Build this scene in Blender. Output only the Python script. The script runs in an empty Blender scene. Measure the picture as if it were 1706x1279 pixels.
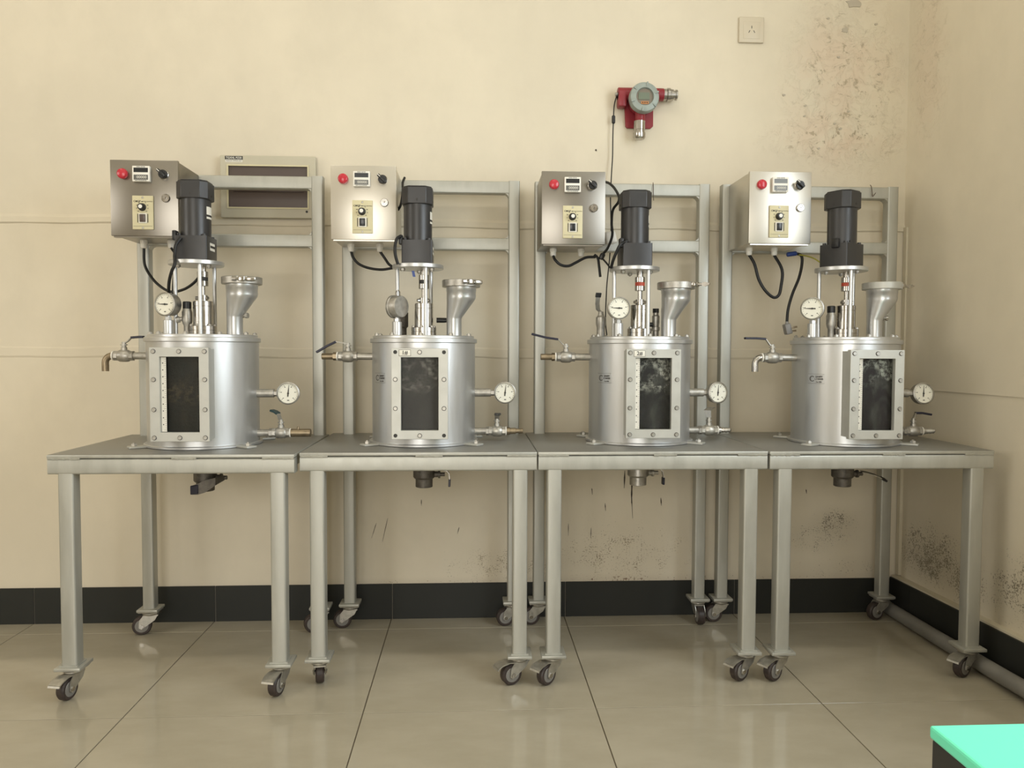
import bpy, bmesh, math, random
from mathutils import Vector, Matrix
random.seed(7)
S = bpy.context.scene
COL = S.collection
PI = math.pi

# ------------------------------------------------------------------ camera
F_PX, IMG_W, IMG_H = 1290.0, 1706.0, 1279.0
CAM = Vector((0.8775, -2.6633, 0.9233))
RX = Vector((0.99866636, -0.05152562, 0.00325786))
UP = Vector((-0.00111123, 0.04163522, 0.99913226))
FW = Vector((0.05161656, 0.9978034, -0.04152243))
cd = bpy.data.cameras.new('camera')
cam = bpy.data.objects.new('camera', cd)
COL.objects.link(cam)
M = Matrix(((RX.x, UP.x, -FW.x, CAM.x), (RX.y, UP.y, -FW.y, CAM.y), (RX.z, UP.z, -FW.z, CAM.z), (0, 0, 0, 1)))
cam.matrix_world = M
cd.sensor_fit = 'HORIZONTAL'
cd.sensor_width = 36.0
cd.lens = F_PX / IMG_W * 36.0
cd.clip_start = 0.02
S.camera = cam

# ------------------------------------------------------------------ view + world + lights
S.view_settings.view_transform = 'Standard'
S.view_settings.look = 'None'
S.view_settings.exposure = 0.03
S.view_settings.gamma = 1.0
S.view_settings.use_curve_mapping = False
W = bpy.data.worlds.new('world')
S.world = W
W.use_nodes = True
W.node_tree.nodes['Background'].inputs[0].default_value = (0.75, 0.85, 1.0, 1)
W.node_tree.nodes['Background'].inputs[1].default_value = 0.6


def area(name, loc, target, sx, sy, power, col):
    l = bpy.data.lights.new(name, 'AREA')
    l.shape = 'RECTANGLE'
    l.size, l.size_y = sx, sy
    l.energy = power
    l.color = col
    o = bpy.data.objects.new(name, l)
    COL.objects.link(o)
    o.location = loc
    d = Vector(target) - Vector(loc)
    o.rotation_euler = d.to_track_quat('-Z', 'Y').to_euler()
    return o


# daylight in the wide glazed door behind the camera and in the window of the right wall
area('door_daylight', (0.05, -5.36, 1.2), (0.05, 0, 1.2), 1.9, 2.2, 74, (1.0, 0.955, 0.86))
area('window_daylight', (2.63, -2.02, 1.72), (0, -1.92, 1.72), 1.64, 1.55, 50, (0.88, 0.96, 1.0))
area('window_daylight', (-3.06, -2.6, 1.75), (0, -2.6, 1.75), 1.5, 1.4, 34, (1.0, 0.95, 0.85))  # added fill in an unseen left wall window, brightens the right wall
# ceiling tubes (fixtures are built below)
TUBES = [(-0.55, -1.45), (1.25, -1.45)]
for tx, ty in TUBES:
    area('tube_light', (tx, ty, 2.93), (tx, ty, 0), 1.2, 0.16, 5.5 if tx < 0 else 4.0, (1.0, 0.95, 0.82))


# ------------------------------------------------------------------ helpers
def at(x, y, Y):
    """world point on the plane Y seen at photo pixel x, y"""
    d = FW + (x - IMG_W / 2) / F_PX * RX - (y - IMG_H / 2) / F_PX * UP
    return CAM + d * ((Y - CAM.y) / d.y)


class MB:
    """collects shapes into one mesh"""

    def __init__(self):
        self.bm = bmesh.new()

    def _add(self, vs, fs, mi=0):
        bv = [self.bm.verts.new(v) for v in vs]
        for f in fs:
            try:
                fc = self.bm.faces.new([bv[i] for i in f])
                fc.material_index = mi
            except ValueError:
                pass
        return bv

    def box(self, c, s, rot=None, bev=0.0, seg=2, mi=0):
        t = bmesh.new()
        bmesh.ops.create_cube(t, size=1.0)
        for v in t.verts:
            v.co = Vector((v.co.x * s[0], v.co.y * s[1], v.co.z * s[2]))
        if bev > 0:
            bmesh.ops.bevel(t, geom=list(t.edges), offset=bev, segments=seg, profile=0.5, affect='EDGES')
        m = Matrix.Translation(Vector(c))
        if rot is not None:
            m = m @ rot.to_4x4()
        vs = [m @ v.co for v in t.verts]
        t.verts.index_update()
        fs = [[v.index for v in f.verts] for f in t.faces]
        t.free()
        self._add(vs, fs, mi)
        return self

    def tube_box(self, c, s, axis, r, mi=0, n=3):
        """long box with rounded long edges (axis 0, 1, 2)"""
        a, b = [i for i in range(3) if i != axis]
        ha, hb, hl = s[a] / 2, s[b] / 2, s[axis] / 2
        prof = []
        for (sx, sy, a0) in ((1, 1, 0), (-1, 1, 90), (-1, -1, 180), (1, -1, 270)):
            for k in range(n + 1):
                th = math.radians(a0 + 90 * k / n)
                prof.append((sx * (ha - r) + r * math.cos(th), sy * (hb - r) + r * math.sin(th)))
        vs = []
        for e in (-hl, hl):
            for p in prof:
                v = [0, 0, 0]
                v[a], v[b], v[axis] = p[0] + c[a], p[1] + c[b], e + c[axis]
                vs.append(v)
        m = len(prof)
        fs = [[i, (i + 1) % m, m + (i + 1) % m, m + i] for i in range(m)]
        fs += [list(range(m))[::-1], list(range(m, 2 * m))]
        self._add(vs, fs, mi)
        return self

    def lathe(self, prof, o=(0, 0, 0), d=(0, 0, 1), n=24, mi=0, cap=True, ph=0.0):
        """prof: list of (radius, height along d)"""
        d = Vector(d).normalized()
        q = Vector((0, 0, 1)).rotation_difference(d)
        o = Vector(o)
        vs, fs = [], []
        for (r, h) in prof:
            for k in range(n):
                th = 2 * PI * k / n + ph
                vs.append(o + q @ Vector((r * math.cos(th), r * math.sin(th), h)))
        for i in range(len(prof) - 1):
            for k in range(n):
                a, b = i * n + k, i * n + (k + 1) % n
                fs.append([a, b, b + n, a + n])
        if cap:
            if prof[0][0] > 1e-6:
                fs.append(list(range(n))[::-1])
            if prof[-1][0] > 1e-6:
                e = (len(prof) - 1) * n
                fs.append(list(range(e, e + n)))
        self._add(vs, fs, mi)
        return self

    def cyl(self, p0, p1, r, r1=None, n=16, mi=0, ch=0.0, ph=0.0):
        p0, p1 = Vector(p0), Vector(p1)
        L = (p1 - p0).length
        r1 = r if r1 is None else r1
        pr = [(r, 0), (r1, L)] if ch <= 0 else [(r - ch, 0), (r, ch), (r1, L - ch), (r1 - ch, L)]
        return self.lathe(pr, p0, p1 - p0, n, mi, ph=ph)

    def tube(self, pts, r, n=10, mi=0, smooth=6):
        pts = [Vector(p) for p in pts]
        if smooth and len(pts) > 2:
            out = []
            P = [pts[0] * 2 - pts[1]] + pts + [pts[-1] * 2 - pts[-2]]
            for i in range(1, len(P) - 2):
                for k in range(smooth):
                    t = k / smooth
                    a, b, c, d = P[i - 1], P[i], P[i + 1], P[i + 2]
                    out.append(0.5 * ((2 * b) + (c - a) * t + (2 * a - 5 * b + 4 * c - d) * t * t + (3 * b - a - 3 * c + d) * t ** 3))
            out.append(pts[-1])
            pts = out
        rs = r if isinstance(r, (list, tuple)) else None
        vs, fs = [], []
        up = None
        for i, p in enumerate(pts):
            tg = (pts[min(i + 1, len(pts) - 1)] - pts[max(i - 1, 0)]).normalized()
            if up is None:
                up = tg.orthogonal().normalized()
            else:
                up = (up - tg * up.dot(tg))
                up = up.normalized() if up.length > 1e-6 else tg.orthogonal().normalized()
            bn = tg.cross(up)
            rr = r if rs is None else rs[0] + (rs[1] - rs[0]) * i / (len(pts) - 1)
            for k in range(n):
                th = 2 * PI * k / n
                vs.append(p + (up * math.cos(th) + bn * math.sin(th)) * rr)
        for i in range(len(pts) - 1):
            for k in range(n):
                a, b = i * n + k, i * n + (k + 1) % n
                fs.append([a, b, b + n, a + n])
        fs.append(list(range(n))[::-1])
        fs.append(list(range((len(pts) - 1) * n, len(pts) * n)))
        self._add(vs, fs, mi)
        return self

    def ribbon(self, pts, w, t, side, mi=0):
        """flat bar along pts: width w along vector side, thickness t"""
        pts = [Vector(p) for p in pts]
        side = Vector(side).normalized()
        vs, fs = [], []
        for i, p in enumerate(pts):
            tg = (pts[min(i + 1, len(pts) - 1)] - pts[max(i - 1, 0)]).normalized()
            nn = tg.cross(side).normalized()
            ww = w[i] if isinstance(w, (list, tuple)) else w
            for (a, b) in ((-1, -1), (1, -1), (1, 1), (-1, 1)):
                vs.append(p + side * (a * ww / 2) + nn * (b * t / 2))
        for i in range(len(pts) - 1):
            for k in range(4):
                a, b = i * 4 + k, i * 4 + (k + 1) % 4
                fs.append([a, b, b + 4, a + 4])
        e = (len(pts) - 1) * 4
        fs += [[3, 2, 1, 0], [e, e + 1, e + 2, e + 3]]
        self._add(vs, fs, mi)
        return self

    def prism(self, poly, o, ax, ay, az, depth, mi=0):
        """2D poly in the (ax, ay) plane at o, thickened by depth along az"""
        o, ax, ay, az = Vector(o), Vector(ax), Vector(ay), Vector(az)
        n = len(poly)
        vs = [o + ax * p[0] + ay * p[1] for p in poly] + [o + ax * p[0] + ay * p[1] + az * depth for p in poly]
        fs = [list(range(n))[::-1], list(range(n, 2 * n))] + [[i, (i + 1) % n, n + (i + 1) % n, n + i] for i in range(n)]
        self._add(vs, fs, mi)
        return self

    def frame(self, x0, x1, z0, z1, ix0, ix1, iz0, iz1, y0, y1, mi=0):
        """rectangular plate with a rectangular hole, in the XZ plane from y0 (front) to y1"""
        o = [(x0, z0), (x1, z0), (x1, z1), (x0, z1)]
        i = [(ix0, iz0), (ix1, iz0), (ix1, iz1), (ix0, iz1)]
        vs = [(p[0], y0, p[1]) for p in o] + [(p[0], y0, p[1]) for p in i] + [(p[0], y1, p[1]) for p in o] + [(p[0], y1, p[1]) for p in i]
        fs = []
        for k in range(4):
            j = (k + 1) % 4
            fs.append([k, j, 4 + j, 4 + k])
            fs.append([8 + j, 8 + k, 12 + k, 12 + j])
            fs.append([j, k, 8 + k, 8 + j])
            fs.append([4 + k, 4 + j, 12 + j, 12 + k])
        self._add(vs, fs, mi)
        return self

    def build(self, name, mat, parent=None, loc=None, rot=None, smooth=35, bevel=0.0, mesh_only=False):
        bmesh.ops.recalc_face_normals(self.bm, faces=self.bm.faces)
        me = bpy.data.meshes.new(name)
        self.bm.to_mesh(me)
        self.bm.free()
        for m in (mat if isinstance(mat, (list, tuple)) else [mat]):
            me.materials.append(m)
        if smooth:
            me.shade_smooth()
            me.set_sharp_from_angle(angle=math.radians(smooth))
        if mesh_only:
            return me
        return link(name, me, parent, loc, rot, bevel)


def link(name, me, parent=None, loc=None, rot=None, bevel=0.0):
    o = bpy.data.objects.new(name, me)
    COL.objects.link(o)
    o.parent = parent
    if loc is not None:
        o.location = loc
    if rot is not None:
        o.rotation_euler = rot
    if bevel:
        b = o.modifiers.new('bevel', 'BEVEL')
        b.width = bevel
        b.segments = 2
        b.limit_method = 'ANGLE'
    return o


def tag(o, label=None, cat=None, group=None, kind=None):
    if label:
        o['label'] = label
    if cat:
        o['category'] = cat
    if group:
        o['group'] = group
    if kind:
        o['kind'] = kind
    return o


def empty(name, loc, rz=0.0):
    o = bpy.data.objects.new(name, None)
    COL.objects.link(o)
    o.location = loc
    o.rotation_euler = (0, 0, rz)
    o.empty_display_size = 0.05
    return o


def text(name, body, size, mat, parent, loc, rot=(PI / 2, 0, 0), align='CENTER', bold=0.0, ext=0.0002, sx=1.0):
    c = bpy.data.curves.new(name, 'FONT')
    c.body = body
    c.size = size
    c.align_x = align
    c.align_y = 'CENTER'
    c.extrude = ext
    c.offset = bold
    c.resolution_u = 3
    t = bpy.data.objects.new('t', c)
    COL.objects.link(t)
    dg = bpy.context.evaluated_depsgraph_get()
    me = bpy.data.meshes.new_from_object(t.evaluated_get(dg))
    bpy.data.objects.remove(t)
    bpy.data.curves.remove(c)
    me.name = name
    me.materials.clear()
    me.materials.append(mat)
    o = link(name, me, parent, loc, rot)
    o.scale = (sx, 1, 1)
    return o


def ROT(ax, deg):
    return Matrix.Rotation(math.radians(deg), 3, ax)


# ------------------------------------------------------------------ materials
class NT:
    def __init__(self, name):
        self.m = bpy.data.materials.new(name)
        self.m.use_nodes = True
        self.t = self.m.node_tree
        self.b = self.t.nodes['Principled BSDF']
        self.tc = self.t.nodes.new('ShaderNodeTexCoord').outputs['Object']

    def n(self, ty, **kw):
        nd = self.t.nodes.new(ty)
        for k, v in kw.items():
            setattr(nd, k, v)
        return nd

    def set(self, sock, v):
        if isinstance(v, bpy.types.NodeSocket):
            self.t.links.new(v, sock)
        else:
            sock.default_value = v

    def math(self, op, a, b=0.0, c=0.0, clamp=False):
        nd = self.n('ShaderNodeMath', operation=op, use_clamp=clamp)
        for i, v in enumerate((a, b, c)):
            self.set(nd.inputs[i], v)
        return nd.outputs[0]

    def noise(self, scale=5.0, detail=4.0, rough=0.55, vec=None, stretch=None, dist=0.0):
        v = self.tc if vec is None else vec
        if stretch:
            mp = self.n('ShaderNodeMapping')
            self.set(mp.inputs['Vector'], v)
            mp.inputs['Scale'].default_value = stretch
            v = mp.outputs[0]
        nd = self.n('ShaderNodeTexNoise')
        self.set(nd.inputs['Vector'], v)
        nd.inputs['Scale'].default_value = scale
        nd.inputs['Detail'].default_value = detail
        nd.inputs['Roughness'].default_value = rough
        nd.inputs['Distortion'].default_value = dist
        return nd.outputs['Fac']

    def ramp(self, fac, lo, hi, a=0.0, b=1.0):
        nd = self.n('ShaderNodeMapRange', clamp=True)
        nd.interpolation_type = 'SMOOTHSTEP'
        self.set(nd.inputs[0], fac)
        for i, v in enumerate((lo, hi, a, b)):
            nd.inputs[i + 1].default_value = v
        return nd.outputs[0]

    def mix(self, fac, a, b):
        nd = self.n('ShaderNodeMix', data_type='RGBA')
        self.set(nd.inputs[0], fac)
        for i, v in ((6, a), (7, b)):
            self.set(nd.inputs[i], v if isinstance(v, bpy.types.NodeSocket) else (*v, 1))
        return nd.outputs[2]

    def bump(self, h, strength=0.2, dist=0.002):
        nd = self.n('ShaderNodeBump')
        nd.inputs['Strength'].default_value = strength
        nd.inputs['Distance'].default_value = dist
        self.set(nd.inputs['Height'], h)
        self.t.links.new(nd.outputs[0], self.b.inputs['Normal'])

    def ellipse(self, xs, zs, cx, cz, rx, rz, soft=0.6):
        """mask around (cx, cz): 1 inside, fading outwards"""
        a = self.math('MULTIPLY', self.math('SUBTRACT', xs, cx), 1 / rx)
        b = self.math('MULTIPLY', self.math('SUBTRACT', zs, cz), 1 / rz)
        d = self.math('SQRT', self.math('ADD', self.math('MULTIPLY', a, a), self.math('MULTIPLY', b, b)))
        return self.ramp(d, 1.0 - soft, 1.0 + soft * 0.5, 1.0, 0.0)


def mat(name, base, metal=0.0, rough=0.5, var=0.0, vscale=6.0, stretch=None, bump=0.0, bscale=60.0, spec=0.5, coat=0.0, dark=None):
    t = NT(name)
    t.b.inputs['Metallic'].default_value = metal
    t.b.inputs['Roughness'].default_value = rough
    t.b.inputs['Specular IOR Level'].default_value = spec
    t.b.inputs['Coat Weight'].default_value = coat
    if var > 0:
        f = t.ramp(t.noise(vscale, 5, 0.6, stretch=stretch), 0.3, 0.7)
        d = dark or tuple(c * (1 - var) for c in base)
        t.set(t.b.inputs['Base Color'], t.mix(f, d, tuple(min(1, c * (1 + var * 0.35)) for c in base)))
        t.set(t.b.inputs['Roughness'], t.math('ADD', t.math('MULTIPLY', f, 0.12), rough - 0.06))
    else:
        t.b.inputs['Base Color'].default_value = (*base, 1)
    if bump > 0:
        t.bump(t.noise(bscale, 3, 0.6, stretch=stretch), bump, 0.001)
    return t.m


MT = {}
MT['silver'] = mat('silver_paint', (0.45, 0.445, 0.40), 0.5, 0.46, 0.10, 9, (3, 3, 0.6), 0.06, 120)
MT['silver_top'] = mat('silver_paint_tabletop', (0.29, 0.285, 0.265), 0.5, 0.42, 0.15, 5, None, 0.05, 90)  # same silver paint, dim light on the top face painted into the colour
MT['tank'] = mat('tank_silver_paint', (0.57, 0.575, 0.575), 0.80, 0.36, 0.06, 6, (4, 4, 0.5), 0.05, 140)
MT['frame_w'] = mat('window_frame_silver', (0.50, 0.495, 0.455), 0.35, 0.45, 0.06, 20, None, 0.05, 160)
MT['steel'] = mat('bright_steel', (0.46, 0.44, 0.41), 1.0, 0.24, 0.05, 30)
MT['cast'] = mat('cast_steel', (0.46, 0.44, 0.40), 0.8, 0.42, 0.25, 60, None, 0.25, 300)
MT['dirty'] = mat('grimy_cast_steel', (0.17, 0.155, 0.135), 0.6, 0.55, 0.4, 70, None, 0.35, 300)
MT['brass'] = mat('aged_brass', (0.30, 0.24, 0.16), 0.85, 0.38, 0.3, 60)
MT['box1'] = mat('brushed_stainless', (0.28, 0.26, 0.23), 1.0, 0.33)  # shaded copy of the box stainless, dim reflections put into the base colour
MT['box4'] = mat('bright_brushed_stainless', (0.58, 0.55, 0.49), 1.0, 0.36)  # lit copy of the same stainless, bright reflections put into the base colour
MT['motor'] = mat('motor_grey_paint', (0.040, 0.039, 0.040), 0.2, 0.38, 0.1, 12)
MT['black'] = mat('black_plastic', (0.012, 0.012, 0.013), 0, 0.4)
MT['rubber'] = mat('cable_rubber', (0.005, 0.005, 0.0055), 0, 0.55)
MT['wheel'] = mat('wheel_rubber', (0.045, 0.032, 0.028), 0, 0.5, 0.3, 50)
MT['hub'] = mat('grey_hub', (0.24, 0.23, 0.215), 0.3, 0.5)
MT['red_lamp'] = mat('red_lamp', (0.50, 0.018, 0.035), 0, 0.28, coat=0.3)
MT['cream'] = mat('cream_plastic', (0.62, 0.56, 0.36), 0, 0.45, 0.05, 10)
MT['white'] = mat('white_plastic', (0.78, 0.75, 0.68), 0, 0.4)
MT['ivory'] = mat('ivory_plastic', (0.60, 0.53, 0.41), 0, 0.4)
MT['face'] = mat('brown_grey_face', (0.20, 0.165, 0.125), 0, 0.4)
MT['lcd_dark'] = mat('dark_display', (0.02, 0.022, 0.025), 0, 0.25)
MT['lcd_grey'] = mat('grey_display', (0.13, 0.13, 0.12), 0, 0.3)
MT['lcd_green'] = mat('green_grey_lcd', (0.16, 0.19, 0.14), 0, 0.3)
MT['ink'] = mat('ink', (0.03, 0.028, 0.026), 0, 0.6)
MT['etch'] = mat('etched_grey', (0.13, 0.125, 0.12), 0.4, 0.5)
MT['paper'] = mat('paper_label', (0.75, 0.72, 0.64), 0, 0.6)
MT['redink'] = mat('red_print', (0.45, 0.06, 0.03), 0, 0.5)
MT['dial'] = mat('gauge_dial', (0.80, 0.78, 0.68), 0, 0.5)
MT['blue_grip'] = mat('dark_blue_grip', (0.008, 0.008, 0.024), 0, 0.4)
MT['teal_grip'] = mat('dark_teal_grip', (0.02, 0.05, 0.055), 0, 0.4)
MT['det_red'] = mat('detector_red_paint', (0.26, 0.016, 0.026), 0, 0.38, 0.1, 20)
MT['det_grey'] = mat('detector_grey_paint', (0.30, 0.34, 0.31), 0.1, 0.45, 0.1, 40)
MT['orange'] = mat('orange_print', (0.55, 0.22, 0.06), 0, 0.5)
MT['skirt'] = mat('dark_skirting_tile', (0.024, 0.025, 0.022), 0, 0.5, 0.04, 3, spec=0.3)
MT['grout'] = mat('floor_grout', (0.12, 0.095, 0.06), 0, 0.8)
MT['joint'] = mat('skirting_joint', (0.22, 0.20, 0.17), 0, 0.8)
MT['pvc'] = mat('grey_drain_pipe', (0.22, 0.21, 0.19), 0, 0.5, 0.15, 12)
MT['panelbox'] = mat('grey_beige_enamel', (0.50, 0.46, 0.35), 0.0, 0.4, 0.05, 6)
MT['panelin'] = mat('dark_brown_plastic', (0.085, 0.06, 0.05), 0, 0.35)
MT['mint'] = mat('mint_green_laminate', (0.17, 0.86, 0.58), 0, 0.3)
MT['darkside'] = mat('dark_cabinet', (0.025, 0.025, 0.024), 0, 0.5)
MT['blue'] = mat('blue_plastic', (0.02, 0.05, 0.22), 0, 0.4)
MT['earth'] = mat('yellow_green_wire', (0.35, 0.33, 0.05), 0, 0.5)
MT['stain'] = mat('dark_drip_stain', (0.07, 0.055, 0.04), 0, 0.8)
MT['grime'] = mat('plaster_grey_patch', (0.47, 0.42, 0.34), 0, 0.9)
MT['ceil'] = mat('ceiling_paint', (0.78, 0.74, 0.64), 0, 0.8)
MT['door'] = mat('plaster_trim', (0.62, 0.56, 0.43), 0, 0.7, 0.08, 8)
MT['rope'] = mat('rusty_wire', (0.10, 0.07, 0.05), 0.4, 0.6)
MT['zinc'] = mat('zinc_plate', (0.50, 0.48, 0.43), 0.8, 0.4, 0.2, 60, None, 0.15, 200)

g = NT('sight_glass')
g.b.inputs['Base Color'].default_value = (0.8, 0.82, 0.8, 1)
g.b.inputs['Roughness'].default_value = 0.04
g.b.inputs['Transmission Weight'].default_value = 1.0
g.b.inputs['IOR'].default_value = 1.1
MT['glass'] = g.m
t = NT('tube_glass')
t.b.inputs['Base Color'].default_value = (0.9, 0.9, 0.88, 1)
t.b.inputs['Emission Color'].default_value = (1, 0.94, 0.82, 1)
t.b.inputs['Emission Strength'].default_value = 3.0
MT['tube'] = t.m


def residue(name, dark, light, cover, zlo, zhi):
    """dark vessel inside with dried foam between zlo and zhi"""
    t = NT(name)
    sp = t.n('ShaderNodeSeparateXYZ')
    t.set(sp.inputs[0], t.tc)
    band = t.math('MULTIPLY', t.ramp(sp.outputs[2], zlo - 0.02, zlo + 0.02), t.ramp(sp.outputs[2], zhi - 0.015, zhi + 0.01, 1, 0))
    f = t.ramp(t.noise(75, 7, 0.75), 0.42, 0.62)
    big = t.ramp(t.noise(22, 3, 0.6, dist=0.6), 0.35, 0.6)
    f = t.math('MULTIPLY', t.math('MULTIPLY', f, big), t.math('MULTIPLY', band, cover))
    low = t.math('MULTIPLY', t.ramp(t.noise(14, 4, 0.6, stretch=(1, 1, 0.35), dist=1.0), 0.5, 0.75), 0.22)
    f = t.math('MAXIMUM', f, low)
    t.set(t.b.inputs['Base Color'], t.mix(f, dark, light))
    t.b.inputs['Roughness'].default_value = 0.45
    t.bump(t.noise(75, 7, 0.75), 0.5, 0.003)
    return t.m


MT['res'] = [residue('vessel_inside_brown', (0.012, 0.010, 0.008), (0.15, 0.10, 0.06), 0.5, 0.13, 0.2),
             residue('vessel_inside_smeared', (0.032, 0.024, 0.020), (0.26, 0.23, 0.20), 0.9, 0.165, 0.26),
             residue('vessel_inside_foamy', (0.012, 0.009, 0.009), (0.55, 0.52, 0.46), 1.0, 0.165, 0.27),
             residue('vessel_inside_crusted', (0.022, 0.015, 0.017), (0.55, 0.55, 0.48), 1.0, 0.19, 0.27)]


def wall_mat(name, axis, moulds, peels, base=(0.70, 0.63, 0.50)):
    t = NT(name)
    sp = t.n('ShaderNodeSeparateXYZ')
    t.set(sp.inputs[0], t.tc)
    xs, zs = sp.outputs[axis], sp.outputs[2]
    v = t.ramp(t.noise(1.6, 5, 0.6), 0.35, 0.7)
    c = t.mix(v, tuple(k * 0.94 for k in base), tuple(k * 1.04 for k in base))
    v2 = t.ramp(t.noise(7, 6, 0.65, stretch=(1, 1, 0.5)), 0.45, 0.72)
    c = t.mix(t.math('MULTIPLY', v2, 0.25), c, tuple(k * 0.86 for k in base))
    fine = t.noise(38, 6, 0.7)
    ht = t.math('MULTIPLY', t.noise(4, 6, 0.6), 0.6)
    for (cx, cz, rx, rz, amt) in peels:
        mk = t.ellipse(xs, zs, cx, cz, rx, rz, 0.7)
        pn = t.ramp(t.noise(16, 7, 0.7, dist=0.8), 0.47, 0.53)
        pk = t.math('MULTIPLY', mk, t.ramp(t.noise(5, 4, 0.6), 0.4, 0.6))
        c = t.mix(t.math('MULTIPLY', pk, 0.55 * amt), c, (0.66, 0.52, 0.40))
        dk = t.math('MULTIPLY', mk, t.ramp(t.noise(26, 8, 0.8, dist=0.5), 0.55, 0.61))
        c = t.mix(t.math('MULTIPLY', dk, 0.75 * amt), c, (0.36, 0.30, 0.21))
        ht = t.math('ADD', ht, t.math('MULTIPLY', t.math('MULTIPLY', mk, pn), 1.6 * amt))
    for (cx, cz, rx, rz, amt, col, sc) in moulds:
        mk = t.ellipse(xs, zs, cx, cz, rx, rz, 0.8)
        sn = t.math('ADD', t.math('MULTIPLY', t.noise(sc * 3.2, 3, 0.7), 0.65), t.math('MULTIPLY', t.noise(sc * 0.35, 4, 0.6, dist=0.5), 0.35))
        th = t.math('SUBTRACT', 0.66, t.math('MULTIPLY', mk, 0.17 * amt))
        f = t.ramp(t.math('SUBTRACT', sn, th), 0.0, 0.07)
        f = t.math('MULTIPLY', f, t.ramp(mk, 0.02, 0.3))
        c = t.mix(t.math('MULTIPLY', mk, 0.28 * amt), c, tuple(0.45 * k_ + 0.55 * j_ for k_, j_ in zip(base, col)))
        c = t.mix(t.math('MULTIPLY', f, 0.85), c, col)
    t.set(t.b.inputs['Base Color'], c)
    t.b.inputs['Roughness'].default_value = 0.7
    t.b.inputs['Specular IOR Level'].default_value = 0.25
    t.bump(t.math('ADD', ht, t.math('MULTIPLY', fine, 0.15)), 0.35, 0.006)
    return t.m


MC = (0.17, 0.145, 0.105)
MT['wall_back'] = wall_mat('beige_plaster_back', 0,
                           [(2.17, 0.325, 0.10, 0.055, 1.0, MC, 60), (2.10, 0.27, 0.17, 0.07, 0.75, MC, 70),
                            (1.0, 0.18, 0.28, 0.10, 0.78, (0.25, 0.20, 0.13), 70), (1.40, 0.22, 0.34, 0.16, 0.72, (0.25, 0.20, 0.13), 60),
                            (2.2, 0.15, 0.3, 0.05, 0.55, MC, 60), (1.5, 0.125, 1.2, 0.02, 0.7, (0.16, 0.09, 0.05), 40)],
                           [(2.16, 1.86, 0.20, 0.30, 1.0), (2.14, 1.66, 0.26, 0.07, 0.9)])
MT['wall_right'] = wall_mat('beige_plaster_right', 1,
                            [(-0.20, 0.27, 0.20, 0.11, 1.15, MC, 55), (-0.34, 0.22, 0.16, 0.09, 1.15, MC, 55), (-0.60, 0.25, 0.16, 0.12, 0.95, MC, 55),
                             (-0.15, 0.21, 0.2, 0.08, 1.0, MC, 70)],
                            [(-0.12, 1.9, 0.10, 0.30, 0.5)])
MT['wall_other'] = wall_mat('beige_plaster', 0, [], [])

t = NT('polished_floor_tile')
v = t.ramp(t.noise(3, 6, 0.6, stretch=(1, 2.2, 1)), 0.3, 0.7)
t.set(t.b.inputs['Base Color'], t.mix(v, (0.375, 0.335, 0.25), (0.43, 0.385, 0.295)))
t.set(t.b.inputs['Roughness'], t.ramp(t.noise(9, 4, 0.6), 0.3, 0.7, 0.07, 0.14))
t.b.inputs['Specular IOR Level'].default_value = 0.5
t.bump(t.noise(2.2, 2, 0.5), 0.04, 0.01)
MT['tile'] = t.m

# ------------------------------------------------------------------ room shell
XL, YB, ZC = -3.0, -5.3, 3.0
SX0, SLOPE = 2.392, -0.04                       # right wall: X = SX0 + SLOPE * Y


def sx(y):
    return SX0 + SLOPE * y


# floor: a grout bed with one object for each tile
fl = MB().box(((XL + 2.62) / 2, YB / 2, -0.052), (2.62 - XL, -YB, 0.1)).build('floor', MT['grout'])
tag(fl, kind='structure')
tile_cache = {}
TX = [XL] + [0.6 * k for k in range(-4, 5)] + [2.61]
TY = [0.0, -0.104] + [-0.704 - 0.6 * k for k in range(7)] + [YB]
for i in range(len(TX) - 1):
    for j in range(len(TY) - 1):
        w, d = TX[i + 1] - TX[i], TY[j] - TY[j + 1]
        key = (round(w, 3), round(d, 3))
        if key not in tile_cache:
            tile_cache[key] = MB().box((0, 0, -0.005), (w - 0.0028, d - 0.0028, 0.010), bev=0.0006, seg=1).build('tile', MT['tile'], mesh_only=True)
        link('tile', tile_cache[key], fl, ((TX[i] + TX[i + 1]) / 2, (TY[j] + TY[j + 1]) / 2, 0))

# back wall: profile in (y, z) with plaster steps, swept along X with slight waver
prof = [(0.0, -0.05), (0.0, 0.900), (-0.003, 0.906), (-0.003, 0.932), (0.0, 0.938), (0.0, 1.343), (-0.005, 1.347),
        (-0.005, 1.364), (-0.001, 1.374), (-0.001, 1.572), (-0.0035, 1.580), (-0.003, 1.9), (-0.003, ZC)]
m = MB()
N = 90
vs, fs = [], []
for i in range(N + 1):
    x = XL - 0.02 + (2.45 - XL) * i / N
    for (y, z) in prof:
        wz = 0.0022 * math.sin(x * 7 + z * 3) + 0.0016 * math.sin(x * 17) + random.uniform(-.001, .001) if 0.5 < z < 2 else 0
        vs.append((x, y, z + wz))
for i in range(N + 1):
    x = XL - 0.02 + (2.45 - XL) * i / N
    vs.append((x, 0.12, -0.05))
    vs.append((x, 0.12, ZC))
P = len(prof)
B0 = (N + 1) * P
for i in range(N):
    for k in range(P - 1):
        a = i * P + k
        fs.append([a, a + P, a + P + 1, a + 1])
    fs.append([B0 + 2 * i, B0 + 2 * i + 1, B0 + 2 * i + 3, B0 + 2 * i + 2])
    fs.append([i * P, B0 + 2 * i, B0 + 2 * i + 2, (i + 1) * P])
    fs.append([i * P + P - 1, (i + 1) * P + P - 1, B0 + 2 * i + 3, B0 + 2 * i + 1])
m._add(vs, fs)
wb = tag(m.build('wall_back', MT['wall_back'], smooth=20), kind='structure')

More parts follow.
